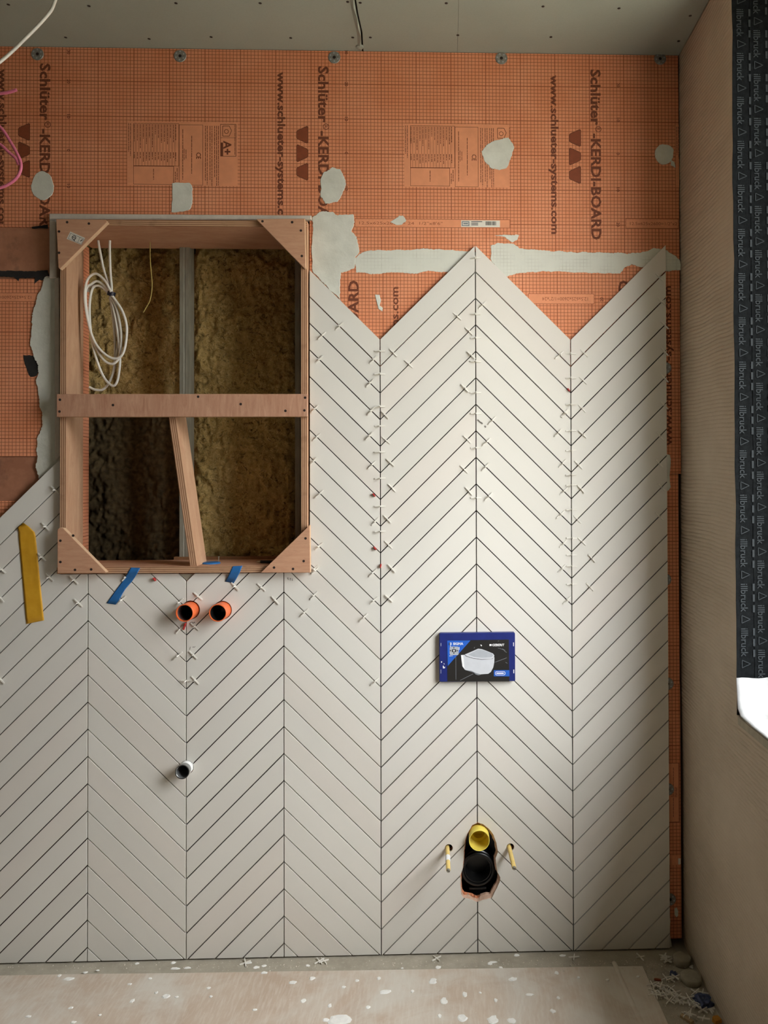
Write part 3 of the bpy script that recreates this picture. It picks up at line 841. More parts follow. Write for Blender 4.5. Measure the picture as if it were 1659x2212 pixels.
# black bitumen smears
patch([(-60, 583), (60, 586), (103, 584), (106, 600), (98, 606), (85, 604), (74, 614), (76, 600), (42, 601), (40, 608), (30, 598), (-60, 597)], mat=M_BLACK, seed=16, amp=1.5, step=4, name='bitumen_smear', thick=0.001)
patch([(50, 768), (72, 768), (78, 780), (90, 783), (86, 800), (80, 812), (66, 814), (56, 795)], mat=M_BLACK, seed=17, amp=2, step=4, name='bitumen_smear', thick=0.001)
patch([(68, 490), (103, 485), (104, 494), (70, 494)], mat=M_BLACK, seed=18, amp=1, step=4, name='bitumen_smear', thick=0.0008)

# ------------------------------------------------------------------ chevron tiles
W, PT, RISE = 0.272, 0.0756888, 0.2703155
ZT = 19.2812729 - 17.541
GAP = 0.0027
def tri(x):
    u = (x / W) % 2.0
    return u if u <= 1 else 2 - u
def line_z(k, x): return ZT - k * PT + RISE * tri(x)
def clip(poly, nx, nz, c):
    """keep nx*x + nz*z <= c"""
    out = []
    for i in range(len(poly)):
        a = poly[i]; b = poly[(i + 1) % len(poly)]
        da = nx * a[0] + nz * a[1] - c; db = nx * b[0] + nz * b[1] - c
        if da <= 0: out.append(a)
        if (da < 0 < db) or (db < 0 < da):
            t = da / (da - db); out.append((a[0] + (b[0] - a[0]) * t, a[1] + (b[1] - a[1]) * t))
    return out
def area(p): return abs(sum(p[i][0] * p[(i + 1) % len(p)][1] - p[(i + 1) % len(p)][0] * p[i][1] for i in range(len(p)))) / 2 if len(p) > 2 else 0
q = atY(129, 1000); BXL = q.x
q = atY(668, 800); BXR = q.x + 0.0015
q = atY(400, 1239); BZB = q.z
# hole cutters
def cyl_cutter(px, py, r, sx=1.0):
    p = atY(px, py)
    return prism('cutter', [(p.x + r * sx * math.cos(2 * math.pi * k / 28), p.z + r * math.sin(2 * math.pi * k / 28)) for k in range(28)], -0.05, 0.08, M_TILE)
def T2(X, Y): return (920 + X / 6.9125, 1760 + Y / 6.9125)
hole_px = [T2(*v) for v in ((770, 115), (690, 155), (620, 275), (580, 420), (562, 640), (545, 820), (515, 920), (508, 1050), (528, 1200), (560, 1242), (680, 1272), (760, 1312), (850, 1282), (985, 1250), (1035, 1130), (1104, 1010), (1112, 940), (1066, 860), (1040, 650), (1078, 560), (1052, 420), (1010, 300), (930, 198), (850, 138))]
hole_px = rough_ring(hole_px, 1.0, 4.0, 31)
hole = [(atY(*p).x, atY(*p).z) for p in hole_px]
PIPE = [(411.5, 1317.5, 0.0262), (480.5, 1318, 0.0262), (403.5, 1657.5, 0.0195)]
STUD = [(969.5, 1832, 0.0112), (1102.5, 1830, 0.0108)]
cutters = [prism('cutter', hole, -0.05, 0.0115, M_TILE)] + [cyl_cutter(a, b, r) for a, b, r in PIPE] + [cyl_cutter(a, b, r) for a, b, r in STUD]
cut_bb = []
for c in cutters:
    xs = [v.co.x for v in c.data.vertices]; zs_ = [v.co.z for v in c.data.vertices]; cut_bb.append((min(xs), max(xs), min(zs_), max(zs_)))
LASTX = 3 * W + 0.0042
tops = {-6: 7, -5: 7, -4: 7, -3: 7, -2: 7, -1: 0, 0: 0, 1: 0, 2: 0}
g = GAP / 2; gs = g * math.sqrt(2)
beds = []
ntile = 0
for c in range(-6, 3):
    x0 = c * W; x1 = (c + 1) * W
    if c == 2: x1 = LASTX
    rising = (c % 2 == 0)          # V on the left, apex on the right
    s = RISE / W * (1 if rising else -1)
    for k in range(tops[c], 30):
        zl = line_z(k, c * W + 1e-9) if rising else line_z(k, c * W + 1e-9)
        b0 = zl - s * (c * W)       # z = b0 + s x is the upper line
        poly = [(x0 + g, -1), (x1 - (g if c < 2 else 0), -1), (x1 - (g if c < 2 else 0), 4), (x0 + g, 4)]
        up = b0 - (gs if k > tops[c] or c in (-3, -2) else 0)
        poly = clip(poly, -s, 1, up)
        poly = clip(poly, s, -1, -(b0 - PT + gs))
        poly = clip(poly, 0, -1, -0.005)
        if len(poly) < 3 or area(poly) < 1.2e-4: continue
        pieces = [poly]
        xs = [p[0] for p in poly]; zz = [p[1] for p in poly]
        if max(zz) > BZB and max(xs) > BXL and min(xs) < BXR:
            low = clip(poly, 0, 1, BZB); hi = clip(poly, 0, -1, -BZB)
            L_ = clip(hi, 1, 0, BXL); R_ = clip(hi, -1, 0, -BXR)
            pieces = [p for p in (low, L_, R_) if len(p) > 2 and area(p) > 1e-5]
            if sum(area(p) for p in pieces) < 2.5e-4: continue
            # a tile whose low part only touches a side strip elsewhere stays one tile
            if len(pieces) > 1 and min(area(p) for p in pieces) < 2e-5: pieces = [max(pieces, key=area)]
        if not pieces: continue
        rnd = random.Random(c * 100 + k)
        dy = rnd.uniform(-0.0003, 0.0003)
        parts = [prism('tile', p, dy, 0.008, M_TILE, None, 0.0003 if len(pieces) == 1 else 0.0) for p in pieces]
        o = parts[0]
        if len(parts) > 1:
            bm = bmesh.new()
            for p in parts: bm.from_mesh(p.data)
            bmesh.ops.remove_doubles(bm, verts=bm.verts, dist=1e-5); bm.to_mesh(o.data); bm.free()
            drop(parts[1:])
        use = [cc for cc, bb in zip(cutters, cut_bb) if bb[0] < max(xs) and bb[1] > min(xs) and bb[2] < max(zz) and bb[3] > min(zz)]
        if use: cut(o, use)
        o.parent = wall_back; ntile += 1
        beds.append([inset(p if sum(p[i][0] * p[(i + 1) % len(p)][1] - p[(i + 1) % len(p)][0] * p[i][1] for i in range(len(p))) > 0 else p[::-1], -0.0012 if k > tops[c] else 0.002) for p in pieces])
# adhesive bed under the tiles, one slab
V = []; Fc = []
for pc in beds:
    for p in pc:
        n = len(p); o = len(V)
        V += [(a, 0.0072, b) for a, b in p] + [(a, YB, b) for a, b in p]
        Fc.append(tuple(range(o, o + n)));
        for i in range(n): j = (i + 1) % n; Fc.append((o + i, o + n + i, o + n + j, o + j))
bed = mesh('adhesive_bed', V, Fc, M_ADH, wall_back)
bcut = [prism('cutter', [(x * 0.94 + sum(h_[0] for h_ in hole) / len(hole) * 0.06, z * 0.94 + sum(h_[1] for h_ in hole) / len(hole) * 0.06) for x, z in hole], -0.05, 0.1, M_TILE)] + [cyl_cutter(a, b, r * 1.0) for a, b, r in PIPE + STUD]
cut(b4, [bcut[0], bcut[3], bcut[4], bcut[5]]); cut(b3, [bcut[1], bcut[2]])
drop(cutters)
# the bed is cut by separating: rebuild without faces inside the openings
bm = bmesh.new(); bm.from_mesh(bed.data)
drop(bcut)
cutb = [prism('cutter', hole, -0.05, 0.0125, M_TILE)] + [cyl_cutter(a, b, r) for a, b, r in PIPE + STUD]
bm.free()
boxes_bb = cut_bb
keep_V, keep_F = [], []
for pc in beds:
    for p in pc:
        xs = [a for a, b in p]; zz = [b for a, b in p]
        use = [cc for cc, bb in zip(cutb, boxes_bb) if bb[0] < max(xs) and bb[1] > min(xs) and bb[2] < max(zz) and bb[3] > min(zz)]
        t_ = prism('bedpiece', p, 0.0072, YB, M_ADH)
        if use: cut(t_, use)
        o = len(keep_V); keep_V += [v.co.copy() for v in t_.data.vertices]; keep_F += [tuple(o + i for i in f.vertices) for f in t_.data.polygons]
        bpy.data.objects.remove(t_, do_unlink=True)
bpy.data.objects.remove(bed, do_unlink=True)
bed = mesh('adhesive_bed', keep_V, keep_F, M_ADH, wall_back)
drop(cutb)

hcx = sum(h_[0] for h_ in hole) / len(hole); hcz = sum(h_[1] for h_ in hole) / len(hole)
V = []; Fc = []; n = len(hole)
for k, (x, z) in enumerate(hole):
    f = 0.93 + 0.05 * noise.noise((x * 60, z * 60, 2)) - (0.03 if x > hcx else -0.03)
    V += [(x, 0.0035, z), (hcx + (x - hcx) * f, 0.0105, hcz + (z - hcz) * f), (hcx + (x - hcx) * f, 0.02, hcz + (z - hcz) * f), (x, 0.02, z)]
for k in range(n):
    l = (k + 1) % n
    for i in range(4): j = (i + 1) % 4; Fc.append((k * 4 + i, l * 4 + i, l * 4 + j, k * 4 + j))
mesh('broken_rim', V, Fc, M_RIM, wall_back)
prism('filler_patch', [(atY(*p).x, atY(*p).z) for p in ((386, 1240), (420, 1240), (404, 1256))], 0.004, 0.0119, M_MORTAR, wall_back, 0.0006)
# ------------------------------------------------------------------ cavity behind the frame
def pz(px, py, y): p = atY(px, py, y); return p
YI = 0.20
def wool(name, x0, x1, z0, z1, y, label, seed):
    nx, nz = int((x1 - x0) / 0.004), int((z1 - z0) / 0.004)
    V = []; Fc = []
    for j in range(nz + 1):
        for i in range(nx + 1):
            x = x0 + (x1 - x0) * i / nx; z = z0 + (z1 - z0) * j / nz
            h = 0.016 * noise.fractal((x * 9 + seed, z * 9, 0), 0.7, 2.1, 5) + 0.008 * noise.noise((x * 55, z * 40, seed)) + 0.005 * noise.noise((x * 105, z * 85, seed))
            e = min(i, nx - i, j, nz - j) / 5.0; h -= 0.012 * max(0, 1 - e)
            V.append((x, y - h, z))
    for j in range(nz):
        for i in range(nx):
            a = j * (nx + 1) + i; Fc.append((a, a + 1, a + nx + 2, a + nx + 1))
    rim = [i for i in range(nx + 1)] + [j * (nx + 1) + nx for j in range(1, nz + 1)] + [nz * (nx + 1) + i for i in range(nx - 1, -1, -1)] + [j * (nx + 1) for j in range(nz - 1, 0, -1)]
    o = len(V)
    for r in rim: V.append((V[r][0], y + 0.08, V[r][2]))
    m = len(rim)
    for i in range(m): j = (i + 1) % m; Fc.append((rim[i], o + i, o + j, rim[j]))
    Fc.append(tuple(range(o, o + m)))
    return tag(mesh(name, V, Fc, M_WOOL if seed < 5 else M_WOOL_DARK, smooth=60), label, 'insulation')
xs_mid0, xs_mid1 = pz(388, 700, YI - .02).x, pz(409, 700, YI - .02).x
wool('insulation_batt', pz(409, 700, YI + .01).x + 0.002, pz(633, 700, YI + .01).x, pz(500, 1225, YI).z, pz(500, 500, YI).z, YI + 0.035, 'olive brown mineral wool filling the right half of the wooden frame', 1.0)
wool('insulation_batt', pz(160, 700, YI + .1).x, pz(396, 700, YI + .10).x, pz(300, 872, YI).z, pz(500, 500, YI).z, YI + 0.115, 'dark mineral wool behind the coiled cable, upper left of the frame', 4.0)
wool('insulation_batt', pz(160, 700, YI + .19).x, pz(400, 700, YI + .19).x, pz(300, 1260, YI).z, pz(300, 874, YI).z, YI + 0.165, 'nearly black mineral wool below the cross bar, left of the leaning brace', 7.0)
def stud(xa, xb, y, name='metal_stud'):
    z0, z1 = 0.3, CEIL - .01; t = 0.0012; d = 0.045; lip = 0.006
    prof = [(xa, y), (xb, y), (xb, y + d), (xb - t, y + d), (xb - t, y + t), (xa + t, y + t), (xa + t, y + d), (xa, y + d)]
    rib = (xa + xb) / 2
    prof = [(xa, y), (rib - .002, y), (rib, y + .002), (rib + .002, y)] + prof[1:]
    V = [(a, b, z0) for a, b in prof] + [(a, b, z1) for a, b in prof]; n = len(prof)
    Fc = [(i, (i + 1) % n, n + (i + 1) % n, n + i) for i in range(n)]
    return mesh(name, V, Fc, M_GALV, wall_back)
stud(xs_mid0, xs_mid1, YI - .02)
stud(pz(637, 700, YI - .04).x, pz(651, 700, YI - .04).x + 0.012, YI - .04)

# ------------------------------------------------------------------ plywood frame
YF = -0.015
fr = empty('plywood_frame', tuple(atY(396, 1238, YF))); tag(fr, 'plywood box frame with corner gussets around the open wall cavity', 'frame')
def part(o): return in_parent(o, fr)
def pbox(name, x0, x1, y0, y1, z0, z1, mat, bev=0.0008, fm=None):
    return part(box(name, ((x0 + x1) / 2, (y0 + y1) / 2, (z0 + z1) / 2), (x1 - x0, y1 - y0, z1 - z0), mat, None, bev, fm_fn=fm))
fa = atY(130, 800, YF); fb = atY(142.5, 800, YF)
fx0, fx1 = fa.x, fb.x
rx0, rx1 = atY(650, 800, YF).x, atY(663.5, 800, YF).x
tz1, tz0 = atY(400, 475, YF).z, atY(400, 489, YF).z
bz1, bz0 = atY(400, 1224, YF).z, atY(400, 1238, YF).z
YD = YI - 0.005
front = lambda n, c: 1 if n.y < -0.5 else 0
pbox('top_panel', fx0 - 0.008, rx1, YF, YD, tz0, tz1, [M_PLY_H, M_EDGE_Z], fm=front)
pbox('bottom_panel', fx0 - 0.008, rx1, YF, YD - 0.02, bz0, bz1, [M_PLY_H, M_EDGE_Z], fm=front)
pbox('right_panel', rx0, rx1, YF, YD - .05, bz1 + .0003, tz0 - .0003, [M_PLY_V, M_EDGE_X], fm=front)
# left panel splays outwards to the back
def left_panel():
    xb = pz(180, 700, YD - 0.045).x; yb = YD - 0.045
    z0, z1 = bz1 + .0003, tz0 - .0003; cx = (fx0 + fx1) / 2; cz = (z0 + z1) / 2
    t = fx1 - fx0
    ring = [(fx0, YF), (fx1, YF), (xb, yb), (xb - t, yb)]
    V = [(a - cx, b, z0 - cz) for a, b in ring] + [(a - cx, b, z1 - cz) for a, b in ring]
    Fc = [(0, 1, 2, 3), (4, 5, 6, 7), (0, 1, 5, 4), (1, 2, 6, 5), (2, 3, 7, 6), (3, 0, 4, 7)]
    o = mesh('left_panel', V, Fc, [M_PLY_V, M_EDGE_X], None, fmat=[0, 0, 1, 0, 0, 0]); o.location = (cx, 0, cz)
    part(o)
    xo = pz(192.5, 700, YD).x
    V = [(xb - .012, yb + .0005, z0), (xb - 0.0005, yb + .0005, z0), (xo, YD, z0), (xo - .012, YD, z0)]
    V += [(a, b, z1) for a, b, _ in V]
    part(mesh('board_lining', V, Fc, MB1))
left_panel()
pbox('back_rail', pz(375, 1210, YD - .02).x, rx1, YD - 0.0195, YD - 0.002, pz(400, 1224, YD - .02).z, pz(400, 1203, YD - .02).z, M_STRIPWOOD)
def hole_disc(px, py, y, r=0.0032, parent=None):
    p = atY(px, py, y)
    o = lathe('screw', [(0.0, 0.0003), (r * 0.5, 0.0004), (r, 0.0003), (r, -0.001), (0, -0.001)], p, M_HOLE, None, 10, closed=False)
    o.parent = parent
    if parent is not None: o.matrix_parent_inverse = Matrix.Translation(-(parent.location + (parent.parent.location * 0 if parent.parent else Vector((0, 0, 0)))))
    return o
YG = YF - 0.016
def gusset(pts, holes, rr=0.0015, diag=None):
    poly = [(atY(*p, YG).x, atY(*p, YG).z) for p in pts]
    c = Vector((sum(p[0] for p in poly) / len(poly), 0, sum(p[1] for p in poly) / len(poly)))
    a = sum(poly[i][0] * poly[(i + 1) % len(poly)][1] - poly[(i + 1) % len(poly)][0] * poly[i][1] for i in range(len(poly)))
    if a < 0: poly = poly[::-1]
    loc = [(p[0] - c.x, p[1] - c.z) for p in poly]
    o = prism('corner_gusset', loc, YG, YF - 0.0002, [M_PLY_H, M_CUT], None, 0.0008, True); o.location = c
    part(o)
    for h in holes:
        p = atY(*h, YG) - c
        lathe('screw', [(0.0, 0.0003), (0.0016, 0.0005), (0.0036, 0.0003), (0.0036, -0.0008), (0, -0.0008)], p, M_HOLE, o, 10, closed=False)
    return o, c
gTL, cTL = gusset([(121, 473), (228, 475), (231, 479), (129, 581), (126, 578)], [(127.5, 500), (127.5, 546), (145, 480), (192, 483)])
gusset([(553, 473), (658, 472), (660, 578), (657, 579)], [(567, 478), (631, 480), (650, 498), (652, 553)])
gusset([(124, 1144), (129, 1140), (136, 1141), (229, 1236), (226, 1238), (124, 1238)], [(130.5, 1168), (130.5, 1214), (158, 1157), (162, 1231), (197, 1230)])
gusset([(669, 1134), (670, 1237), (563, 1237)], [(660, 1163), (656, 1212), (592, 1226), (633, 1229)])
# paper sticker on the upper left gusset
cs = [(152, 500), (184, 514), (176, 529), (144, 516)]
cs = [(atY(*p, YG).x - cTL.x, atY(*p, YG).z - cTL.z) for p in cs]
st = prism('paper_sticker', cs, YG - 0.0004, YG - 0.0001, M_STICKER, gTL)
P = Print(YG - 0.0006)
uu = (Vector(cs[1]) - Vector(cs[0])).normalized(); vv = Vector((-uu.y, uu.x)); s0 = Vector(cs[3])
def sp_(a, b): p = s0 + uu * S(a) + vv * S(b); return (p.x, p.y)
P.line([sp_(3, 2), sp_(33, 2), sp_(33, 14), sp_(3, 14), sp_(3, 2)], S(0.6)); P.line([sp_(24, 2), sp_(24, 14)], S(0.6))
cc = sp_(13, 8.5); P.ring(cc[0], cc[1], S(4.6), S(1.4), 16); P.line([sp_(10, 8.5), sp_(16, 8.5)], S(1.3)); P.line([sp_(14, 5), sp_(17, 2.6)], S(1.6)); P.line([sp_(28, 7), sp_(31, 12)], S(1.6))
P.build('printed_mark', M_INK, gTL)
# cross bar
ca, cb = atY(122.5, 851, YG - .002), atY(663.5, 900, YG - .002)
bar = pbox('cross_bar', ca.x, cb.x, YG - .002, YF - .0002, cb.z, ca.z, [M_PLY_BAR, M_EDGE_Z], fm=lambda n, c: 1 if abs(n.z) > .7 else 0)
for h in ((129.5, 863.5), (128.5, 889), (244, 875), (428, 857), (520, 873), (616.5, 887.5), (659, 859), (657.5, 886.5)):
    p = atY(*h, YG - .002) - bar.location
    lathe('screw', [(0.0, 0.0003), (0.0018, 0.0005), (0.0036, 0.0003), (0.0036, -0.0008), (0, -0.0008)], p, M_HOLE, bar, 10, closed=False)
# leaning brace
def brace():
    y0, y1 = YF + 0.010, YF + 0.098
    A = atY(364, 898, y0); B = atY(379, 898, y0); C_ = atY(427, 1224, y0); D_ = atY(411, 1227, y0)
    top = tz0 - 0.02
    k = (A.x - D_.x) / (A.z - D_.z); z0 = bz1 + 0.0005; z1 = A.z + 0.02
    x0 = D_.x + k * (z0 - D_.z); x1 = D_.x + k * (z1 - D_.z); t = (B.x - A.x)
    cx, cz = (x0 + x1 + t) / 2, (z0 + z1) / 2
    ring = [(x0, z0), (x0 + t, z0), (x1 + t, z1), (x1, z1)]
    # local frame leaning with the plank so that its plies follow it
    an = math.atan(k); ca_, sa_ = math.cos(an), math.sin(an)
    def loc(x, z): dx, dz = x - cx, z - cz; return (dx * ca_ - dz * sa_, dx * sa_ + dz * ca_)
    V = []
    for y in (y0, y1):
        for x, z in ring: u, w = loc(x, z); V.append((u, y, w))
    Fc = [(0, 1, 2, 3), (4, 5, 6, 7), (0, 1, 5, 4), (1, 2, 6, 5), (2, 3, 7, 6), (3, 0, 4, 7)]
    o = mesh('leaning_brace', V, Fc, [M_PLY_V, M_EDGE_X], None, fmat=[1, 1, 1, 0, 1, 0])
    o.location = (cx, 0, cz); o.rotation_euler = (0, an, 0)
    part(o)
brace()

# pale foam edge of the boards round the frame
def fpoly(pts, y0, y1, name='foam_edge', mat=M_FOAM):
    return prism(name, [(atY(*p, y0).x, atY(*p, y0).z) for p in pts], y0, y1, mat, wall_back, 0.002)
fpoly([(106, 461), (672, 465), (672, 474), (106, 474)], 0.000, YB + TB)
fpoly([(106, 475), (120, 475), (121, 600), (106, 600)], 0.001, YB + TB)
fpoly([(117, 600), (127, 600), (129, 985), (121, 995), (118, 990)], 0.004, YB + TB)
fpoly([(669.5, 590), (672.5, 590), (674, 1236), (671, 1236)], 0.010, YB + TB)

# ------------------------------------------------------------------ tile spacers
def spacer_mesh(name, L, st_in, st_out):
    bm = bmesh.new()
    def b(x0, x1, y0, y1, z0, z1):
        vs = [bm.verts.new(c) for c in ((x0, y0, z0), (x1, y0, z0), (x1, y1, z0), (x0, y1, z0), (x0, y0, z1), (x1, y0, z1), (x1, y1, z1), (x0, y1, z1))]
        for f in ((0, 3, 2, 1), (4, 5, 6, 7), (0, 1, 5, 4), (1, 2, 6, 5), (2, 3, 7, 6), (3, 0, 4, 7)): bm.faces.new([vs[k] for k in f])
    d = 0.0017; t = 0.0010
    b(-L, -t, -2 * t, 0, -d, d); b(t, L, -2 * t, 0, -d, d); b(-t, t, -2 * t - st_out, st_in - 2 * t, -d, d)
    me = bpy.data.meshes.new(name); bm.to_mesh(me); bm.free(); me.materials.append(M_SPACER)
    return me
SPM = spacer_mesh('tile_spacer', 0.0152, 0.0075, 0.0125)
raw = []
def A_(ox, oy, s, typ, pts):
    for X, Y in pts: raw.append((ox + X / s, oy + Y / s, typ))
A_(660, 500, 4.1475, 'd', [(303, 848), (147, 925), (122, 1150), (608, 1158), (578, 1365), (590, 1615), (1585, 652)])
A_(660, 500, 4.1475, 'v', [(672, 1070), (672, 1278), (672, 1570), (1522, 237), (1522, 740), (1522, 952), (1522, 1165), (1522, 1445), (1522, 1630)])
A_(660, 500, 4.1475, 'u', [(788, 1100), (927, 1195), (1360, 748), (1465, 890), (1487, 1105), (1430, 1405)])
A_(660, 880, 4.1475, 'd', [(85, 20), (100, 258), (575, 265), (75, 480), (595, 515), (128, 765), (625, 1020), (120, 1220), (92, 1438), (605, 1475)])
A_(660, 880, 4.1475, 'v', [(672, 165), (672, 400), (672, 635), (672, 885), (672, 1110), (1520, 360), (1520, 810)])
A_(660, 880, 4.1475, 'u', [(712, 90), (722, 310), (762, 505), (775, 725), (735, 1000), (745, 1230), (775, 1440), (1450, 285), (1422, 553), (1465, 745)])
A_(1040, 500, 3.77, 'd', [(635, 1010), (685, 1485)])
A_(1040, 500, 3.77, 'v', [(727, 995), (727, 1195), (727, 1408)])
A_(1040, 500, 3.77, 'u', [(838, 985), (830, 1212), (820, 1440), (1453, 365), (1470, 573), (1495, 755), (1492, 980), (1492, 1193), (1490, 1415)])
A_(1040, 880, 3.77, 'd', [(88, 120), (45, 295), (35, 505), (60, 740), (678, 55), (625, 215), (660, 470), (672, 700), (645, 885), (668, 1115), (655, 1325), (697, 1565)])
A_(1040, 880, 3.77, 'v', [(727, 190), (727, 350), (727, 548), (727, 632), (727, 830), (727, 1065), (727, 1203), (727, 1292), (727, 1440)])
A_(1040, 880, 3.77, 'u', [(825, 215), (793, 465), (812, 660), (783, 910), (820, 1100), (900, 1220), (885, 1460), (1455, 240), (1450, 455), (1470, 655), (1450, 885)])
A_(0, 1000, 4.74, 'u', [(568, 268), (467, 640), (433, 950), (20, 1093), (503, 1170), (758, 1185), (800, 1428), (5, 1410), (4, 2215)])
A_(0, 1000, 4.74, 'd', [(1245, 1420), (1290, 1160)])
A_(330, 1220, 3.19, 'u', [(312, 222), (568, 155), (748, 157), (845, 240), (290, 432), (280, 628), (292, 800), (1628, 232)])
A_(330, 1220, 3.19, 'd', [(1115, 20), (1112, 195), (1045, 325), (1525, 235), (1455, 365), (185, 245), (185, 435), (178, 628), (1530, 795)])
A_(330, 1220, 3.19, 'v', [(233, 800)])
ORD = ['topmost', 'second', 'third', 'fourth', 'fifth', 'sixth', 'seventh', 'eighth', 'ninth', 'tenth', 'eleventh', 'twelfth', 'thirteenth', 'fourteenth', 'fifteenth', 'sixteenth', 'seventeenth', 'eighteenth']
def seam_of(px, py, t):
    if t == 'v':
        if px < 500: return 'level white spacer across the seam under the orange pipes'
        if px < 900: return 'level white spacer on the first seam right of the frame'
        if px < 1130: return 'level white spacer on the seam above the navy plate'
        return 'level white spacer on the seam right of the navy plate'
    if px > 1400: return 'white spacer along the right tile edge'
    if px > 1130: return 'slanted white spacer %s the seam right of the navy plate' % ('left of' if px < 1233 else 'right of')
    if px > 930: return 'slanted white spacer %s the seam above the navy plate' % ('left of' if px < 1026 else 'right of')
    if px > 822: return 'slanted white spacer right of the first seam past the frame'
    if px > 755: return 'slanted white spacer left of the first seam past the frame'
    if px > 640: return 'slanted white spacer along the right side of the wooden frame'
    if px > 520: return 'white spacer under the lower right frame corner'
    if px > 410: return 'white spacer right of the seam under the orange pipes'
    if px > 350: return 'white spacer left of the seam under the orange pipes'
    if px > 190: return 'white spacer beside the long blue tape'
    if px > 20 and py < 1290: return 'white spacer between ochre tape and frame'
    return 'white spacer at the left picture edge'
seams = {}
for px, py, t in raw: seams.setdefault(seam_of(px, py, t), []).append((px, py, t))
rnd = random.Random(21)
for nm, lst in seams.items():
    lst.sort(key=lambda a: a[1])
    for i, (px, py, t) in enumerate(lst):
        p = atY(px, py, -0.003)
        x, z = p.x, p.z
        if t == 'v': x = round(x / W) * W
        else:
            kk = round((ZT + RISE * tri(x) - z) / PT); z = ZT - kk * PT + RISE * tri(x)
        o = link(bpy.data.objects.new('tile_spacer', SPM))
        lift = rnd.choice((0.0005, 0.001, 0.002, 0.0035))
        o.location = (x, -lift, z)
        o.rotation_euler = (rnd.uniform(-.12, .12), {'v': 0, 'u': math.radians(45), 'd': math.radians(-45)}[t] + rnd.uniform(-.07, .07), rnd.uniform(-.12, .12))
        tag(o, (nm + (', %s down' % ORD[i] if i else ', topmost')) if len(lst) > 1 else nm, 'spacer', 'tile spacers in the joints')
# red wedges
for i, (px, py, an, lb) in enumerate(((1228, 842, -45, 'tiny red wedge in the seam right of the navy plate'), (808, 1069, -45, 'small red wedge left of the first seam past the frame, topmost'),
                       (810, 1184, -45, 'small red wedge left of the first seam past the frame, lower one'), (822.5, 1222, 0, 'small red wedge upright on the first seam past the frame'),
                       (334, 1251, -45, 'small red wedge just under the wooden frame'), (399.5, 1352, 14, 'dark red sliver hanging below the left orange pipe'))):
    p = atY(px, py, -0.003); L = 0.011 if i < 5 else 0.02; w_ = 0.0022
    ring = [(-w_, -L * .5), (w_ * .2, -L * .55), (w_, L * .35), (0, L * .5), (-w_ * .7, L * .3)]
    o = prism('red_wedge', ring, -0.009, 0.0005, M_RED, None, 0.0006); o.location = (p.x, 0, p.z); o.rotation_euler = (0, math.radians(an), 0)
    tag(o, lb, 'wedge', 'red wedges in the joints')

# ------------------------------------------------------------------ pipes in the tiled wall
def pipe(name, px, py, r, length, mat, inner, label, wall=0.0022, tilt=(0, 0)):
    c = atY(px, py, 0.0); e = empty(name, tuple(c)); tag(e, label, 'pipe')
    ax = Vector((tilt[0], -1, tilt[1])).normalized()
    b = lathe('pipe_body', [(r, -0.05), (r, length - .0008), (r - .0008, length), (r - wall, length), (r - wall, -0.045), (r - wall - .001, -.05)], (0, 0, 0), mat, e, 36, ax)
    return e, ax
e, ax = pipe('drain_pipe', 410, 1318.5, 0.0242, 0.044, M_OPIPE, None, 'left orange drain pipe stub under the wooden frame')
lathe('inner_plug', [(0.0, -0.03), (0.0218, -0.03), (0.0218, -0.04), (0.0, -0.04)], (0, 0, 0), M_OINSIDE, e, 28, ax, closed=False)
lathe('seal_ring', [(0.0218, 0.036), (0.0200, 0.034), (0.0196, -0.025), (0.0218, -0.025)], (0, 0, 0), M_OINSIDE, e, 28, ax)
box('offset_tab', (0.004, 0.022, 0.002), (0.015, 0.004, 0.022), M_ORBIT, e, 0.001)
e, ax = pipe('drain_pipe', 480, 1318.5, 0.0242, 0.043, M_OPIPE, None, 'right orange drain pipe stub with a dark plug inside')
lathe('inner_plug', [(0.0, -0.02), (0.0218, -0.02), (0.0218, -0.04), (0.0, -0.04)], (0, 0, 0), M_BLK, e, 28, ax, closed=False)
lathe('seal_ring', [(0.0218, 0.038), (0.0206, 0.036), (0.0206, -0.018), (0.0218, -0.018)], (0, 0, 0), M_BLK, e, 28, ax)
lathe('plug_ring', [(0.012, -0.016), (0.010, -0.016), (0.010, -0.02), (0.012, -0.02)], (0, 0, 0), M_OINSIDE, e, 24, ax)
box('plug_square', (0, 0.014, 0), (0.011, 0.012, 0.011), M_PGREY3, e, 0.001)
c = atY(403, 1657.5, 0.0); e = empty('pipe_stub', tuple(c)); tag(e, 'grey metal pipe stub with white socket, below the orange pipes', 'pipe')
lathe('pipe_socket', [(0.0182, -0.04), (0.0182, 0.012), (0.0172, 0.014), (0.0172, -0.04)], (0, 0, 0), M_WSOCK, e, 32)
lathe('pipe_body', [(0.0174, 0.008), (0.0174, 0.024), (0.0186, 0.0255), (0.0186, 0.034), (0.0178, 0.035), (0.0166, 0.034), (0.0160, -0.03), (0.0170, -0.03)], (0, 0, 0), M_GREYP, e, 36)
lathe('seal_ring', [(0.0191, 0.033), (0.0191, 0.0365), (0.0176, 0.0365), (0.0176, 0.033)], (0, 0, 0), M_BLK, e, 32)
lathe('inner_plug', [(0.0, -0.02), (0.0165, -0.02), (0.0165, -0.03), (0.0, -0.03)], (0, 0, 0), M_BLK, e, 24, closed=False)

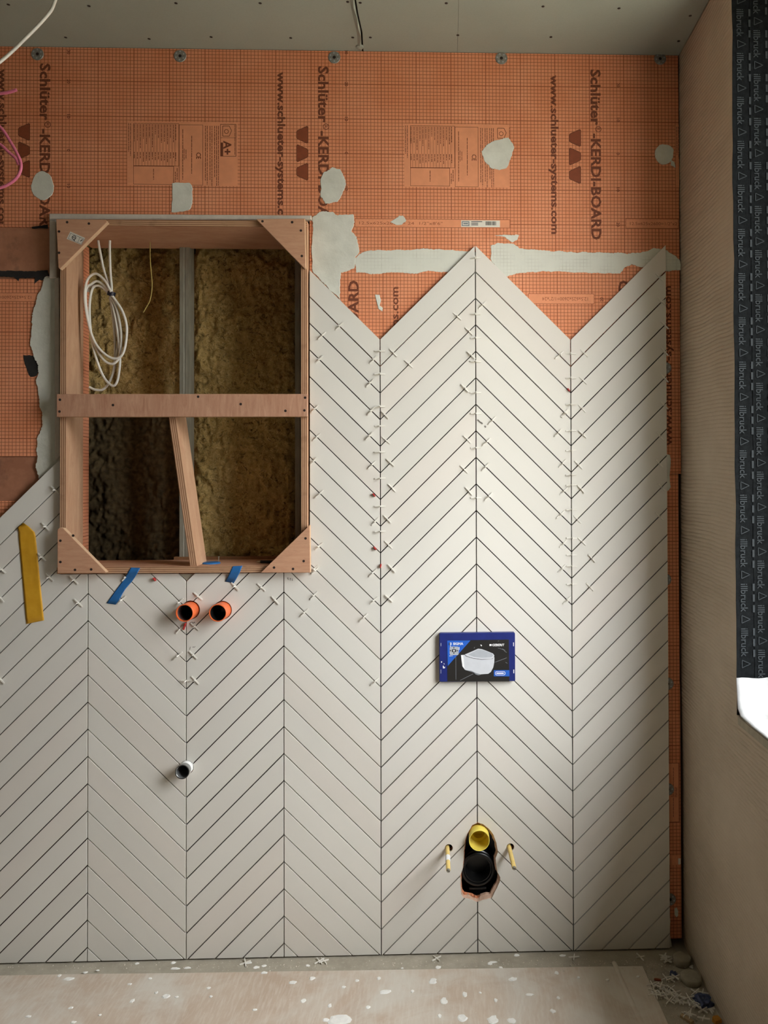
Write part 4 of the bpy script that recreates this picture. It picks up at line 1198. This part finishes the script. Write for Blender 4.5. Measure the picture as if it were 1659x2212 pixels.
# toilet connection
c = atY(1034, 1800, 0.02); fe = empty('flush_pipe', tuple(c)); tag(fe, 'pale yellow flush pipe with plug above the black drain socket', 'pipe')
lathe('pipe_body', [(0.0284, -0.05), (0.0290, 0.045), (0.0284, 0.0462), (0.0270, 0.0455), (0.0262, -0.05)], (0, 0, 0), M_YEL, fe, 40)
lathe('inner_plug', [(0.0, -0.026), (0.017, -0.026), (0.0175, -0.008), (0.0205, -0.006), (0.0266, -0.006), (0.0266, -0.03), (0.0, -0.03)], (0, 0, 0), M_YEL2, fe, 36, closed=False)
c = atY(1032, 1876, 0.02); de = empty('drain_socket', tuple(c)); tag(de, 'black ribbed drain socket in the broken wall opening', 'drain socket')
pr = [(0.047, -0.06), (0.047, -0.012), (0.0445, -0.010), (0.0445, -0.002), (0.047, 0.0), (0.047, 0.006), (0.0435, 0.0085), (0.041, 0.0085), (0.0405, 0.0), (0.0385, -0.001), (0.0385, 0.003), (0.0365, 0.003), (0.0345, -0.005), (0.0335, -0.07), (0.047, -0.07)]
lathe('socket_body', pr, (0, 0, 0), M_BLK, de, 48)
lathe('socket_floor', [(0, -0.065), (0.034, -0.065), (0.034, -0.07), (0, -0.07)], (0, 0, 0), M_BLK, de, 32, closed=False)
V2 = [(atY(*p, 0.05).x - c.x, atY(*p, 0.05).z - c.z) for p in [T2(560, 300), T2(1040, 300), T2(1060, 1240), T2(520, 1240)]]
mp = prism('mount_plate', V2, 0.045, 0.06, M_BLK, de, 0.001)
for k, yy in enumerate((0.030, 0.036)):
    lathe('bellows_ring', [(0.0485, -0.02 - .006 * k), (0.0505, -0.022 - .006 * k), (0.0485, -0.024 - .006 * k), (0.046, -0.022 - .006 * k)], (0, 0, 0.002 * k), M_BLK, de, 40)
box('clip_bar', (0.0, 0.012, -0.062), (0.05, 0.006, 0.006), M_BLK, de, 0.001)
for i, (px, py, L, tape, lb, tx) in enumerate(((966.5, 1832.5, 0.122, True, 'left threaded mounting stud in yellow sleeve, wrapped with white tape', 0.02), (1100, 1830.5, 0.115, False, 'right threaded mounting stud in a bare yellow sleeve', 0.035))):
    c = atY(px, py, 0.0); e = empty('mounting_stud', tuple(c)); tag(e, lb, 'mounting stud', 'studs beside the toilet drain')
    ax = Vector((tx, -1, 0.0)).normalized()
    lathe('sleeve', [(0.0, -0.02), (0.0060, -0.02), (0.0060, L - .0006), (0.0055, L), (0.0, L)], (0, 0, 0), M_SLEEVE, e, 20, ax, closed=False)
    lathe('stud_tip', [(0.0, L + .0045), (0.0042, L + .0045), (0.0050, L + .0035), (0.0050, L - .001), (0.0, L - .001)], (0, 0, 0), M_GALV, e, 20, ax, closed=False)
    tip = ax * (L + 0.0046)
    s_ = box('tip_slot', tuple(tip), (0.0095, 0.0006, 0.0014), M_HOLE, e); s_.rotation_euler = (0, math.radians(35), 0)
    if tape: lathe('tape_wrap', [(0.0061, 0.048), (0.0070, 0.049), (0.0071, 0.074), (0.0061, 0.076)], (0, 0, 0), M_PWHITE, e, 18, ax)

# flush plate cover
YPf = -0.016
a, b = atY(948.5, 1368, YPf), atY(1113, 1471.5, YPf)
c = Vector(((a.x + b.x) / 2, 0, (a.z + b.z) / 2)); hx, hz = (b.x - a.x) / 2, (a.z - b.z) / 2
fp = empty('flush_plate_cover', (c.x, 0, b.z)); tag(fp, 'navy blue plastic cover with a toilet picture card on the tiled wall', 'cover plate')
def fpp(o): return in_parent(o, fp)
fo = prism('plate_body', [(c.x - hx + .004, c.z - hz), (c.x + hx - .002, c.z - hz), (c.x + hx, c.z - hz + .002), (c.x + hx, c.z + hz - .003), (c.x + hx - .003, c.z + hz), (c.x - hx + .003, c.z + hz), (c.x - hx, c.z + hz - .003), (c.x - hx, c.z - hz + .003)], YPf, -0.0004, M_NAVY, None, 0.0015)
fpp(fo)
def T1(X, Y): p = atY(900 + X / 6.38, 1330 + Y / 6.38, YPf); return (p.x, p.z)
YC = YPf - 0.0008
card = fpp(prism('picture_card', [T1(425, 905), T1(1278, 905), T1(1270, 328), T1(422, 342)], YC, YPf - 0.0001, M_CARD))
def flat(name, pts, mat, dy, parent=fp):
    P = Print(YC - dy); P.poly([T1(*q_) for q_ in pts]); return fpp(P.build(name, mat, None))
flat('printed_corner', [(422, 342), (742, 340), (428, 692)], M_PBLUE, 0.0002)
flat('printed_toilet_outline', [(606, 536), (676, 528), (780, 478), (848, 448), (900, 456), (980, 486), (1060, 518), (1076, 540), (1078, 600), (1066, 700), (1030, 780), (990, 806), (890, 812), (850, 828), (806, 814), (780, 788), (660, 748), (624, 700), (612, 600)], M_INK, 0.0002)
flat('printed_toilet_bowl', [(610, 540), (660, 538), (680, 560), (780, 590), (900, 606), (1040, 596), (1072, 570), (1070, 640), (1056, 710), (1022, 775), (985, 800), (890, 806), (850, 820), (812, 808), (786, 782), (664, 742), (630, 696), (618, 610)], M_PGREY1, 0.0003)
flat('printed_toilet_side', [(612, 545), (640, 544), (650, 600), (660, 735), (632, 696), (620, 610)], M_PWHITE, 0.0004)
flat('printed_toilet_foot', [(660, 745), (786, 782), (812, 808), (850, 820), (880, 806), (820, 790), (760, 760)], M_PGREY3, 0.0004)
flat('printed_toilet_lid', [(662, 534), (780, 484), (848, 453), (900, 460), (980, 490), (1052, 520), (1070, 545), (1066, 575), (1030, 595), (900, 600), (780, 584), (690, 556)], M_PGREY1, 0.0004)
flat('printed_toilet_seat', [(710, 536), (790, 492), (848, 462), (900, 468), (975, 496), (1040, 522), (1056, 545), (1030, 570), (900, 578), (790, 566)], M_PGREY2, 0.0005)
P = Print(YC - 0.0004)
def t1len(d): return d / 6.38 / 757.0 * (1 - 0.016 / 2.19)
P.text('SIGMA', T1(502, 402), (1, 0), t1len(140), t1len(34), 0.03)
P.text('GEBERIT', T1(1040, 418), (1, 0), t1len(168), t1len(32), 0.03)
x0, z0 = T1(1003, 416); x1, z1 = T1(1032, 390); P.rect(x0, z0, x1, z1)
x0, z0 = T1(446, 404); x1, z1 = T1(480, 370); P.frame(x0, z0, x1, z1, t1len(9)); P.rect(x0, z0, x0 + t1len(12), z1)
for q_ in ([(452, 548), (468, 548), (468, 558), (452, 558)], [(474, 549), (496, 549), (496, 555), (474, 555)], [(582, 430), (590, 430), (590, 470), (582, 470)], [(460, 412), (470, 412), (470, 424), (460, 424)], [(876, 400), (892, 398), (902, 412), (892, 422)], [(1100, 784), (1200, 784), (1200, 800), (1100, 800)]):
    P.poly([T1(*k) for k in q_])
fpp(P.build('printed_lettering', M_PWHITE, None))
P = Print(YC - 0.0004)
P.poly([T1(455 + u, 482 + v) for u, v in ((12, -58), (112, -58), (124, -44), (124, 46), (112, 60), (12, 60), (0, 46), (0, -44))]); fpp(P.build('printed_icon_plate', M_PGREY2, None))
P = Print(YC - 0.0006)
x0, z0 = T1(486, 500); x1, z1 = T1(544, 462); P.rect(x0, z0, x1, z1)
for u, v in ((467, 480), (560, 480), (513, 442), (513, 514)):
    P.poly([T1(u + 9 * math.cos(k), v + 9 * math.sin(k)) for k in [i * math.pi / 4 for i in range(8)]])
fpp(P.build('printed_icon_marks', M_INK, None))
P = Print(YC - 0.0007); P.poly([T1(*k) for k in ((500, 474), (530, 474), (524, 490), (506, 490))]); fpp(P.build('printed_icon_core', M_PWHITE, None))
flat('printed_badge', [(1064, 750), (1278, 750), (1278, 834), (1064, 834)], M_PBLUE, 0.0002)
P = Print(YC - 0.0005)
rr = []
for k in range(25):
    a_ = math.pi / 2 + math.pi * k / 24; rr.append((1108 + 24 * math.cos(a_), 792 + 24 * math.sin(a_)))
for k in range(25):
    a_ = -math.pi / 2 + math.pi * k / 24; rr.append((1196 + 24 * math.cos(a_), 792 + 24 * math.sin(a_)))
P.line([T1(*k) for k in rr + rr[:1]], t1len(7)); fpp(P.build('printed_badge_ring', M_PWHITE, None))
# plaster spots and scuffs on the cover
P = Print(YPf - 0.0004)
for pts in ([(336, 628), (352, 628), (350, 646), (338, 650)], [(360, 690), (372, 688), (378, 712), (394, 700), (390, 724), (364, 726)], [(372, 655), (380, 655), (384, 672), (376, 672)], [(1330, 368), (1340, 368), (1340, 420), (1330, 420)], [(1332, 742), (1344, 742), (1344, 792), (1332, 792)], [(332, 376), (337, 376), (337, 420), (332, 420)], [(332, 742), (336, 742), (336, 796), (332, 796)]): P.poly([T1(*k) for k in pts])
fpp(P.build('plaster_spots', M_PWHITE, None))
P = Print(YC - 0.0003)
for pts in ([(1120, 445), (1160, 455), (1200, 470), (1215, 490), (1240, 505)], [(540, 560), (542, 880)], [(600, 890), (780, 800)], [(1120, 350), (1135, 345)], [(800, 430), (790, 450)], [(1080, 640), (1240, 580)], [(1225, 640), (1250, 655)], [(1180, 455), (1222, 478)]): P.line([T1(*k) for k in pts], t1len(5))
fpp(P.build('card_scratches', M_PGREY3, None))

# ------------------------------------------------------------------ tapes, pencil notes
def tape(name, pts, y_of, mat, label, n=1, thick=0.0006, wrinkle=0.0006, rag=1.0):
    """pts: quad strip of (left,right) pixel pairs; y_of(py) gives its distance from the tile face"""
    V = []; Fc = []
    rows = []
    for (l, r) in pts:
        row = []
        for i in range(9):
            t = i / 8; px = l[0] + (r[0] - l[0]) * t; py = l[1] + (r[1] - l[1]) * t
            y = y_of(py) - wrinkle * max(0, noise.noise((px * .07, py * .04, 2.0))) - 0.0003
            row.append(atY(px, py, y))
        rows.append(row)
    for row in rows: V += row
    m = 9
    for j in range(len(rows) - 1):
        for i in range(m - 1): Fc.append((j * m + i, j * m + i + 1, (j + 1) * m + i + 1, (j + 1) * m + i))
    o = mesh(name, V, Fc, mat, None, smooth=80)
    md = o.modifiers.new('thickness', 'SOLIDIFY'); md.thickness = thick; md.offset = 0
    return tag(o, label, 'tape')
rows = [((44, 1135), (50, 1129)), ((38, 1140), (63, 1138)), ((40, 1150), (75, 1150))]
for k in range(13):
    t = k / 12; rows.append(((40 + 17 * t, 1158 + 190 * t + 2 * (k % 2)), (77 + 18 * t, 1158 + 182 * t)))
tape('masking_tape', rows, lambda y: -0.0005 - (0.004 if y < 1150 else 0), M_YTAPE, 'long ochre yellow tape strip on the tiles left of the frame', wrinkle=0.002)
rows = [((283, 1226), (303, 1227)), ((276, 1237), (297, 1238))] + [((276 - 46 * t, 1240 + 63 * t), (295 - 46 * t + 1.5 * math.sin(9 * t), 1240 + 66 * t)) for t in [k / 8 for k in range(1, 9)]]
tape('masking_tape', rows, lambda y: YF - .0008 if y < 1238.5 else max(YF - .0008, min(-0.0008, YF + (y - 1238) * 0.0012)), M_BTAPE, 'long blue tape strip hanging from the frame bottom, left of the pipes')
rows = [((503, 1223), (524, 1222)), ((497, 1236), (518, 1237)), ((492, 1246), (512, 1248)), ((486, 1256), (505, 1260))]
tape('masking_tape', rows, lambda y: YF - .0008 if y < 1238.5 else max(YF - .0008, min(-0.0008, YF + (y - 1238) * 0.0012)), M_BTAPE, 'short blue tape strip under the frame, right of the pipes')
def note(pts_list, label, t=1.0):
    P = Print(-0.0006)
    for pts in pts_list: P.line([(atY(*q_).x, atY(*q_).z) for q_ in pts], S(t))
    return P.build('pencil_note', M_PENCIL, wall_back)
def C6(X, Y): return (330 + X / 3.19, 1220 + Y / 3.19)
note([[C6(925, 92), C6(935, 90), C6(930, 98), C6(938, 104)], [C6(944, 92), C6(952, 94), C6(946, 100), C6(950, 108)], [C6(962, 94), C6(960, 108), C6(966, 106)]], '')
note([[C6(255, 405), C6(260, 395), C6(264, 408), C6(270, 392), C6(274, 404)], [C6(278, 396), C6(280, 404), C6(288, 394), C6(290, 402)]], '')
note([[C6(255, 585), C6(260, 565)], [C6(274, 570), C6(280, 564), C6(284, 570), C6(294, 562)]], '')
def C3(X, Y): return (660 + X / 4.1475, 880 + Y / 4.1475)
note([[C3(1540, 110), C3(1560, 130), C3(1575, 140)], [C3(1575, 135), C3(1585, 150)], [C3(1605, 165), C3(1615, 180)]], '', 3.0)

# ------------------------------------------------------------------ cables
def P3(lst, y): return [atY(px, py, y if not isinstance(y, list) else y[i]) for i, (px, py) in enumerate(lst)]
cb_ = empty('coiled_cable', tuple(atY(238, 640, 0.10))); tag(cb_, 'white cable coil tied with black band hanging in the frame', 'cable')
def C4(X, Y): return (X / 4.1475, 440 + Y / 4.1475)
def cab(pts, y, r=0.0036, mat=M_WCABLE, name='cable_strand'):
    return in_parent(tube(name, P3([C4(*q_) for q_ in pts], y), r, mat, None, 8, 8), cb_)
cab([(880, 330), (893, 410), (930, 590), (985, 740), (1000, 810), (1020, 950), (1050, 1150), (1060, 1250), (1040, 1370)], 0.105)
cab([(985, 330), (983, 410), (988, 590), (1000, 740), (1005, 810), (1045, 950), (1075, 1130), (1085, 1250), (1070, 1400)], 0.100)
cab([(995, 790), (940, 690), (860, 628), (790, 670), (760, 780), (765, 920), (800, 1100), (850, 1240), (930, 1340), (1020, 1388), (1090, 1360), (1125, 1260), (1135, 1100), (1095, 960), (1010, 830)], 0.088)
cab([(990, 800), (930, 730), (870, 695), (820, 720), (775, 760), (770, 900), (810, 1140), (860, 1290), (930, 1400), (1000, 1435), (1055, 1400), (1080, 1300), (1085, 1150), (1050, 960), (1000, 840)], 0.095)
cab([(985, 800), (940, 765), (880, 735), (830, 760), (805, 880), (805, 1050), (830, 1260), (880, 1440), (940, 1570), (1010, 1632), (1050, 1590), (1070, 1480), (1075, 1380), (1062, 1200), (1030, 1000), (990, 830)], 0.098)
cab([(980, 810), (900, 740), (800, 745), (790, 790)], 0.11)
cab([(800, 1645), (860, 1668), (930, 1660), (990, 1580), (1025, 1450), (1030, 1250), (1010, 1000), (985, 840)], 0.11)
# tie band
pc = atY(*C4(998, 808), 0.099)
lathe('cable_tie', [(0.0098, -0.006), (0.0112, -0.006), (0.0112, 0.006), (0.0098, 0.006)], pc - cb_.location, M_TIE, cb_, 18, (0.25, 0, 1))
def C4w(pts): return [C4(*q_) for q_ in pts]
w_ = tube('loose_wire', P3(C4w([(1345, 330), (1345, 480), (1355, 620), (1363, 740), (1345, 860), (1310, 930), (1283, 975)]), 0.13), 0.0013, plain('straw_wire', srgb(190, 170, 96), 0.6, 0.1, 60), None, 6, 6)
tag(w_, 'thin straw coloured wire dangling in front of the insulation', 'wire')
wc = tube('white_cable', [Vector(p) for p in P3([(0, 0)] * 0, 0)] + [atY(150, -190, -0.42), atY(137, -80, -0.43), atY(118, 5, -0.44), atY(98, 38, -0.45), atY(50, 88, -0.46), atY(2, 132, -0.47), atY(-80, 190, -0.5), atY(-190, 235, -0.5)], 0.0034, M_WCABLE, None, 10, 8)
tag(wc, 'white cable hanging from the ceiling at the upper left corner', 'cable')
pk = empty('pink_cable', tuple(atY(-40, 300, -0.3))); tag(pk, 'pink cable loops hanging at the left edge before the orange board', 'cable')
for pts in ([(36, 194), (20, 199), (0, 202), (-40, 204), (-90, 196), (-140, 150)],
            [(-140, 180), (-60, 235), (-20, 262), (2, 276), (20, 302), (36, 330), (45, 352), (43, 372), (30, 390), (2, 405), (-40, 408), (-120, 380)],
            [(-110, 250), (-40, 290), (0, 312), (18, 328), (34, 342), (40, 356)]):
    in_parent(tube('cable_strand', P3(pts, -0.30), 0.0036, M_PINK, None, 10, 8), pk)
in_parent(tube('cable_strand', [atY(-110, 250, -0.30), atY(-150, 160, -0.3), atY(-160, 40, -0.3), Vector((atY(-150, 0, -0.3).x, -0.3, CEIL))], 0.0036, M_PINK, None, 10, 8), pk)

# small things on the frame's bottom panel
p = atZ(456, 1217.5, bz1)
o = lathe('tape_disc', [(0, 0.004), (0.024, 0.004), (0.026, 0.002), (0.026, 0.0), (0, 0)], (p.x, p.y + 0.0, bz1 + 0.0002), M_BTAPE, None, 28, (0, 0, 1), closed=False); tag(o, 'flat blue disc lying on the frame bottom beside the brace', 'disc')
p = atZ(572, 1217, bz1)
pe = empty('marker_pen', (p.x, p.y, bz1)); tag(pe, 'black marker pen lying behind the lower right gusset', 'pen')
lathe('pen_barrel', [(0, -0.05), (0.0042, -0.05), (0.0045, -0.02), (0.0045, 0.012), (0, 0.012)], (0, 0, 0.0047), M_BLK, pe, 14, (-1, 0.12, 0), closed=False)
lathe('pen_cap', [(0, 0.012), (0.0038, 0.012), (0.0030, 0.020), (0.0012, 0.024), (0, 0.024)], (0, 0, 0.0047), M_WOODBIT, pe, 14, (-1, 0.12, 0), closed=False)
p = atZ(468, 1216, bz1)
nl = empty('nail', (p.x, p.y + .02, bz1)); tag(nl, 'small nail standing upright behind the blue disc', 'nail')
lathe('nail_shank', [(0, 0), (0.0011, 0), (0.0011, 0.016), (0, 0.016)], (0, 0, 0), M_GALV, nl, 8, (0, 0, 1), closed=False)
lathe('nail_head', [(0, 0.016), (0.0032, 0.016), (0.0032, 0.0172), (0, 0.0172)], (0, 0, 0), M_GALV, nl, 10, (0, 0, 1), closed=False)

# ------------------------------------------------------------------ floor: protective sheet, debris
p0 = atZ(1388, 2087, 0.004); p1 = atZ(1443, 2212, 0.004)
xa = p0.x; xe = p0.x + (p1.x - p0.x) / (p1.y - p0.y) * (-1.6 - p0.y)
yt = atZ(700, 2090, 0.004).y; ytl = atZ(60, 2092, 0.004).y
ring = [(XLEFT + 0.15, ytl - 0.01)] + [(XLEFT + .15 + (xa - XLEFT - .15) * t, ytl + (p0.y - ytl) * t + 0.004 * noise.noise((t * 9, 0, 3))) for t in [k / 30 for k in range(1, 30)]] + [(xa, p0.y), (xe, -1.6), (xe, -2.6), (XLEFT + .15, -2.6)]
V = [(x, y, 0.0042) for x, y in ring] + [(x, y, 0.0004) for x, y in ring]; n = len(ring)
sheet = mesh('floor_sheet', V, [tuple(range(n)), tuple(range(2 * n - 1, n - 1, -1))] + [(i, (i + 1) % n, n + (i + 1) % n, n + i) for i in range(n)], M_SHEET)
tag(sheet, 'dusty brown protective hardboard sheet covering most of the floor', 'floor cover')
# raised crease and joint tape on the sheet
q0, q1 = atZ(1326, 2078, .0042), atZ(1386, 2212, .0042)
d = (q1 - q0); q1 = q0 + d * 4
V = []; Fc = []
for k in range(31):
    t = k / 30; c = q0.lerp(q1, t); w_ = 0.006 + 0.002 * noise.noise((t * 20, 0, 0)); hgt = 0.0022
    V += [(c.x - w_, c.y, 0.0043), (c.x - w_ * .3, c.y, 0.0043 + hgt), (c.x + w_ * .3, c.y, 0.0043 + hgt), (c.x + w_, c.y, 0.0043)]
for k in range(30):
    for i in range(4): l = (i + 1) % 4; Fc.append((k * 4 + i, k * 4 + l, k * 4 + 4 + l, k * 4 + 4 + i))
mesh('sheet_crease', V, Fc, M_SHEET, sheet, smooth=60)
def chip(p, rx, ry, h, seed):
    n = 11; V = []; an = seed * 1.7
    for k in range(n):
        t = 2 * math.pi * k / n; r = 1 + 0.45 * noise.noise((math.cos(t) * 1.6, math.sin(t) * 1.6, seed * 2.7))
        x, y = rx * r * math.cos(t), ry * r * math.sin(t)
        x, y = x, y
        V.append((x, y, 0.0001))
    V2 = [(x * .72, y * .72, h * (0.8 + .4 * noise.noise((x * 90, y * 90, seed)))) for x, y, _ in V]
    Fc = [tuple(range(n))[::-1], tuple(range(n, 2 * n))] + [(i, (i + 1) % n, n + (i + 1) % n, n + i) for i in range(n)]
    o = mesh('plaster_chip', V + V2, Fc, M_CHIP); o.location = p
    return tag(o, 'small white plaster chip lying on the dusty floor', 'plaster chip', 'plaster chips scattered on the floor')
def Bx(ox, X, Y): return (ox + X / 2.9625, 1980 + Y / 2.9625)
chips = [(550, 245, 420, 8, 3.5), (550, 370, 395, 7, 4), (550, 655, 410, 5, 2.5), (550, 835, 482, 12, 5), (550, 1140, 412, 9, 6), (550, 1345, 497, 5, 6), (550, 1210, 540, 8, 6), (550, 540, 662, 24, 9), (550, 1330, 650, 9, 7), (550, 1525, 660, 12, 7), (550, 1645, 665, 8, 6), (550, 455, 660, 6, 4),
         (550, 725, 580, 5, 3), (550, 480, 570, 4, 4), (550, 310, 540, 6, 4), (550, 570, 452, 4, 3), (550, 795, 395, 4, 3.5), (550, 340, 315, 5, 2.5), (550, 60, 315, 5, 3), (550, 60, 360, 7, 3), (550, 10, 325, 6, 3), (550, 1575, 327, 5, 2.5), (550, 1505, 302, 5, 3), (550, 1175, 325, 6, 4), (550, 1645, 402, 7, 3.5), (550, 1010, 478, 4, 3), (550, 1185, 635, 4, 4), (550, 945, 330, 3, 2),
         (0, 440, 400, 11, 4), (0, 830, 433, 5, 2), (0, 960, 397, 4, 2), (0, 450, 585, 5, 2.5), (0, 845, 540, 5, 4), (0, 1060, 510, 9, 4), (0, 1130, 515, 4, 2), (0, 1000, 487, 4, 2.5), (0, 1335, 457, 5, 2.5), (0, 625, 345, 3.5, 2), (0, 545, 358, 6, 2.5), (0, 380, 378, 4, 3), (0, 1110, 293, 5, 3), (0, 880, 295, 5, 2), (0, 1590, 295, 8, 3), (0, 1640, 325, 6, 3), (0, 1120, 333, 11, 2.5), (0, 1200, 328, 8, 2.5), (0, 470, 677, 5, 2.5), (0, 180, 640, 6, 2.5), (0, 640, 630, 3, 2), (0, 1630, 597, 5, 2), (0, 1350, 512, 4, 2),
         (1000, 320, 400, 9, 4), (1000, 600, 360, 4, 4), (1000, 425, 500, 8, 3), (1000, 575, 605, 6, 4.5), (1000, 210, 535, 4, 4), (1000, 610, 520, 4, 3), (1000, 740, 390, 4, 2.5), (1000, 1120, 385, 4, 2), (1000, 925, 405, 4, 2), (1000, 170, 300, 5, 3), (1000, 345, 248, 6, 3), (1000, 640, 250, 7, 2.5), (1000, 190, 292, 9, 2), (1000, 110, 487, 3, 2)]
for i, (ox, X, Y, rx, ry) in enumerate(chips):
    px, py = Bx(ox, X, Y); on = py > 2094 and px < 1390
    p = atZ(px, py, 0.0044 if on else 0.0003)
    if p.y > -0.008: p.y = -0.008
    k = 1 / 780.0
    chip(p, rx * k, ry * k * 1.5, 0.0018 + 0.0006 * (rx > 8), i + 1)
# spacers dropped along the foot of the wall and in the corner
def flat_spacer():
    L, t, d = 0.0152, 0.00105, 0.0017
    pts = [(-t, -L), (t, -L), (t, -t), (L, -t), (L, t), (t, t), (t, L), (-t, L), (-t, t), (-L, t), (-L, -t), (-t, -t)]
    V = [(x, y, -d) for x, y in pts] + [(x, y, d) for x, y in pts]; n = 12
    o = mesh('tile_spacer', V, [tuple(range(n))[::-1], tuple(range(n, 2 * n))] + [(i, (i + 1) % n, n + (i + 1) % n, n + i) for i in range(n)], M_SPACER)
    me = o.data; bpy.data.objects.remove(o, do_unlink=True); return me
FSM = flat_spacer()
rnd = random.Random(12)
spots = []
for cx_, cy_, sx_, sy_, n in ((1438, 2132, 30, 22, 15), (1508, 2172, 26, 30, 17), (1446, 2070, 12, 10, 5), (1468, 2152, 34, 12, 7)):
    for k in range(n): spots.append((cx_ + rnd.uniform(-1, 1) * sx_, cy_ + rnd.uniform(-1, 1) * sy_))
spots += [(1545, 2180), (1492, 2088), (1455, 2108), (1383, 2068), (1240, 2068), (700, 2074), (690, 2076), (943, 2071), (530, 2080)]
for i, (px, py) in enumerate(spots):
    lay = (i % 4) * 0.0022 if i < 42 else 0
    p = atZ(px, py, 0.0025 + lay)
    if p.y > -0.02: p.y = -0.02
    o = link(bpy.data.objects.new('tile_spacer', FSM)); o.location = (min(p.x, XR - 0.02), p.y, 0.0035 + lay)
    o.rotation_euler = (rnd.uniform(-.25, .25), rnd.uniform(-.25, .25), rnd.uniform(0, 1.57))
    tag(o, 'loose white cross spacer dropped in the dusty floor corner' if i < 48 else 'loose white cross spacer lying at the foot of the tiles', 'spacer', 'loose spacers in the floor corner' if i < 48 else 'loose spacers at the foot of the tiles')
def lump(px, py, r, h, label, mat, tilt, seed):
    p = atZ(px, py, h * .5)
    pf = [(0, h), (r * .6, h), (r * .92, h * .97), (r, h * .84), (r, h * .2), (r * .95, 0.0), (0, 0)]
    o = lathe('mortar_lump', pf, (0, 0, 0), mat, None, 26, (0, 0, 1), closed=False, smooth=60)
    for v in o.data.vertices:
        k = 1 + 0.09 * noise.noise((v.co.x * 40, v.co.y * 40, seed)); v.co.x *= k; v.co.y *= k
        v.co.z *= 1 + .12 * noise.noise((v.co.x * 50, v.co.y * 50, seed + 3))
    o.location = (p.x, p.y, 0.001); o.rotation_euler = tilt
    return tag(o, label, 'mortar lump')
lump(1473, 2074, 0.0245, 0.020, 'round grey mortar lump right at the foot of the orange strip', M_MORTAR, (0, 0, 0.3), 1)
lump(1493, 2114, 0.0275, 0.017, 'round grey mortar lump, nearer of the two in the corner', M_MORTAR, (0.06, 0, 0.9), 2)
def crumple(name, px, py, r, mat, label, cat, h=0.6, seed=0):
    bm = bmesh.new(); bmesh.ops.create_icosphere(bm, subdivisions=3, radius=1.0)
    for v in bm.verts:
        k = 1 + 0.55 * noise.noise((v.co.x * 2 + seed, v.co.y * 2, v.co.z * 2)) + .2 * noise.noise((v.co.x * 6, v.co.y * 6, v.co.z * 6 + seed))
        v.co *= k * r; v.co.z = max(v.co.z * h, -r * h * .5)
    zmin = min(v.co.z for v in bm.verts)
    for v in bm.verts: v.co.z -= zmin
    me = bpy.data.meshes.new(name); bm.to_mesh(me); bm.free(); me.materials.append(mat)
    o = link(bpy.data.objects.new(name, me)); p = atZ(px, py, r * h * .5); o.location = (min(p.x, XR - r * 1.3), p.y, 0.0003)
    return tag(o, label, cat)
crumple('plastic_scrap', 1521, 2164, 0.022, M_BLUEBAG, 'crumpled dark blue plastic scrap among the loose spacers', 'plastic scrap', 0.55, 2)
crumple('plastic_scrap', 1455, 2104, 0.010, M_BLUEBAG, 'small dark blue plastic scrap beside the mortar lump', 'plastic scrap', 0.6, 5)
def shard(name, px, py, sx_, sy_, h, rz, mat, label, cat):
    p = atZ(px, py, h / 2)
    ring = [(-sx_, -sy_ * .8), (sx_ * .9, -sy_), (sx_, sy_ * .7), (-sx_ * .2, sy_), (-sx_ * .95, sy_ * .6)]
    n = 5; V = [(x, y, 0) for x, y in ring] + [(x * .96, y * .94, h * (1 + .1 * i % 2)) for i, (x, y) in enumerate(ring)]
    o = mesh(name, V, [tuple(range(n))[::-1], tuple(range(n, 2 * n))] + [(i, (i + 1) % n, n + (i + 1) % n, n + i) for i in range(n)], mat)
    o.location = (p.x, p.y, 0.0005); o.rotation_euler = (0, 0, rz); return tag(o, label, cat)
shard('wood_offcut', 1484, 2202, 0.018, 0.006, 0.006, -0.9, M_WOODBIT, 'short pale wood offcut at the lower edge by the sheet', 'offcut')
shard('board_offcut', 1548, 2204, 0.010, 0.009, 0.008, 0.4, M_ORBIT, 'small ochre offcut lying against the plastered wall', 'offcut')
shard('brick_shard', 1421, 2117, 0.010, 0.003, 0.003, -0.2, M_PRINT2, 'thin reddish shard beside the loose spacer heap', 'shard')
# crumbs and dust in the corner and along the wall foot: nobody could count them
V = []; Fc = []
for k in range(900):
    if k < 520: px, py = rnd.uniform(1385, 1560), rnd.uniform(2072, 2212)
    else: px, py = rnd.uniform(0, 1440), rnd.uniform(2070, 2092) + (12 if rnd.random() < .2 else 0)
    p = atZ(px, py, 0.001)
    if p.y > -0.004 or p.x > XR - 0.01: continue
    if k < 520 and p.x < xa + (xe - xa) * (p0.y - p.y) / (p0.y + 1.6): continue
    s_ = rnd.uniform(0.0008, 0.0028); o = len(V); a_ = rnd.uniform(0, 6)
    zf = 0.0 if (p.y > yt or k < 520) else 0.0043
    for j in range(3): V.append((p.x + s_ * math.cos(a_ + j * 2.1), p.y + s_ * math.sin(a_ + j * 2.1), zf + 0.0001))
    V.append((p.x, p.y, zf + s_))
    Fc += [(o, o + 1, o + 3), (o + 1, o + 2, o + 3), (o + 2, o, o + 3), (o, o + 2, o + 1)]
cr = mesh('plaster_crumbs', V, Fc, M_CRUMB); tag(cr, 'fine plaster crumbs and dust along the foot of the wall', 'crumbs', kind='stuff')
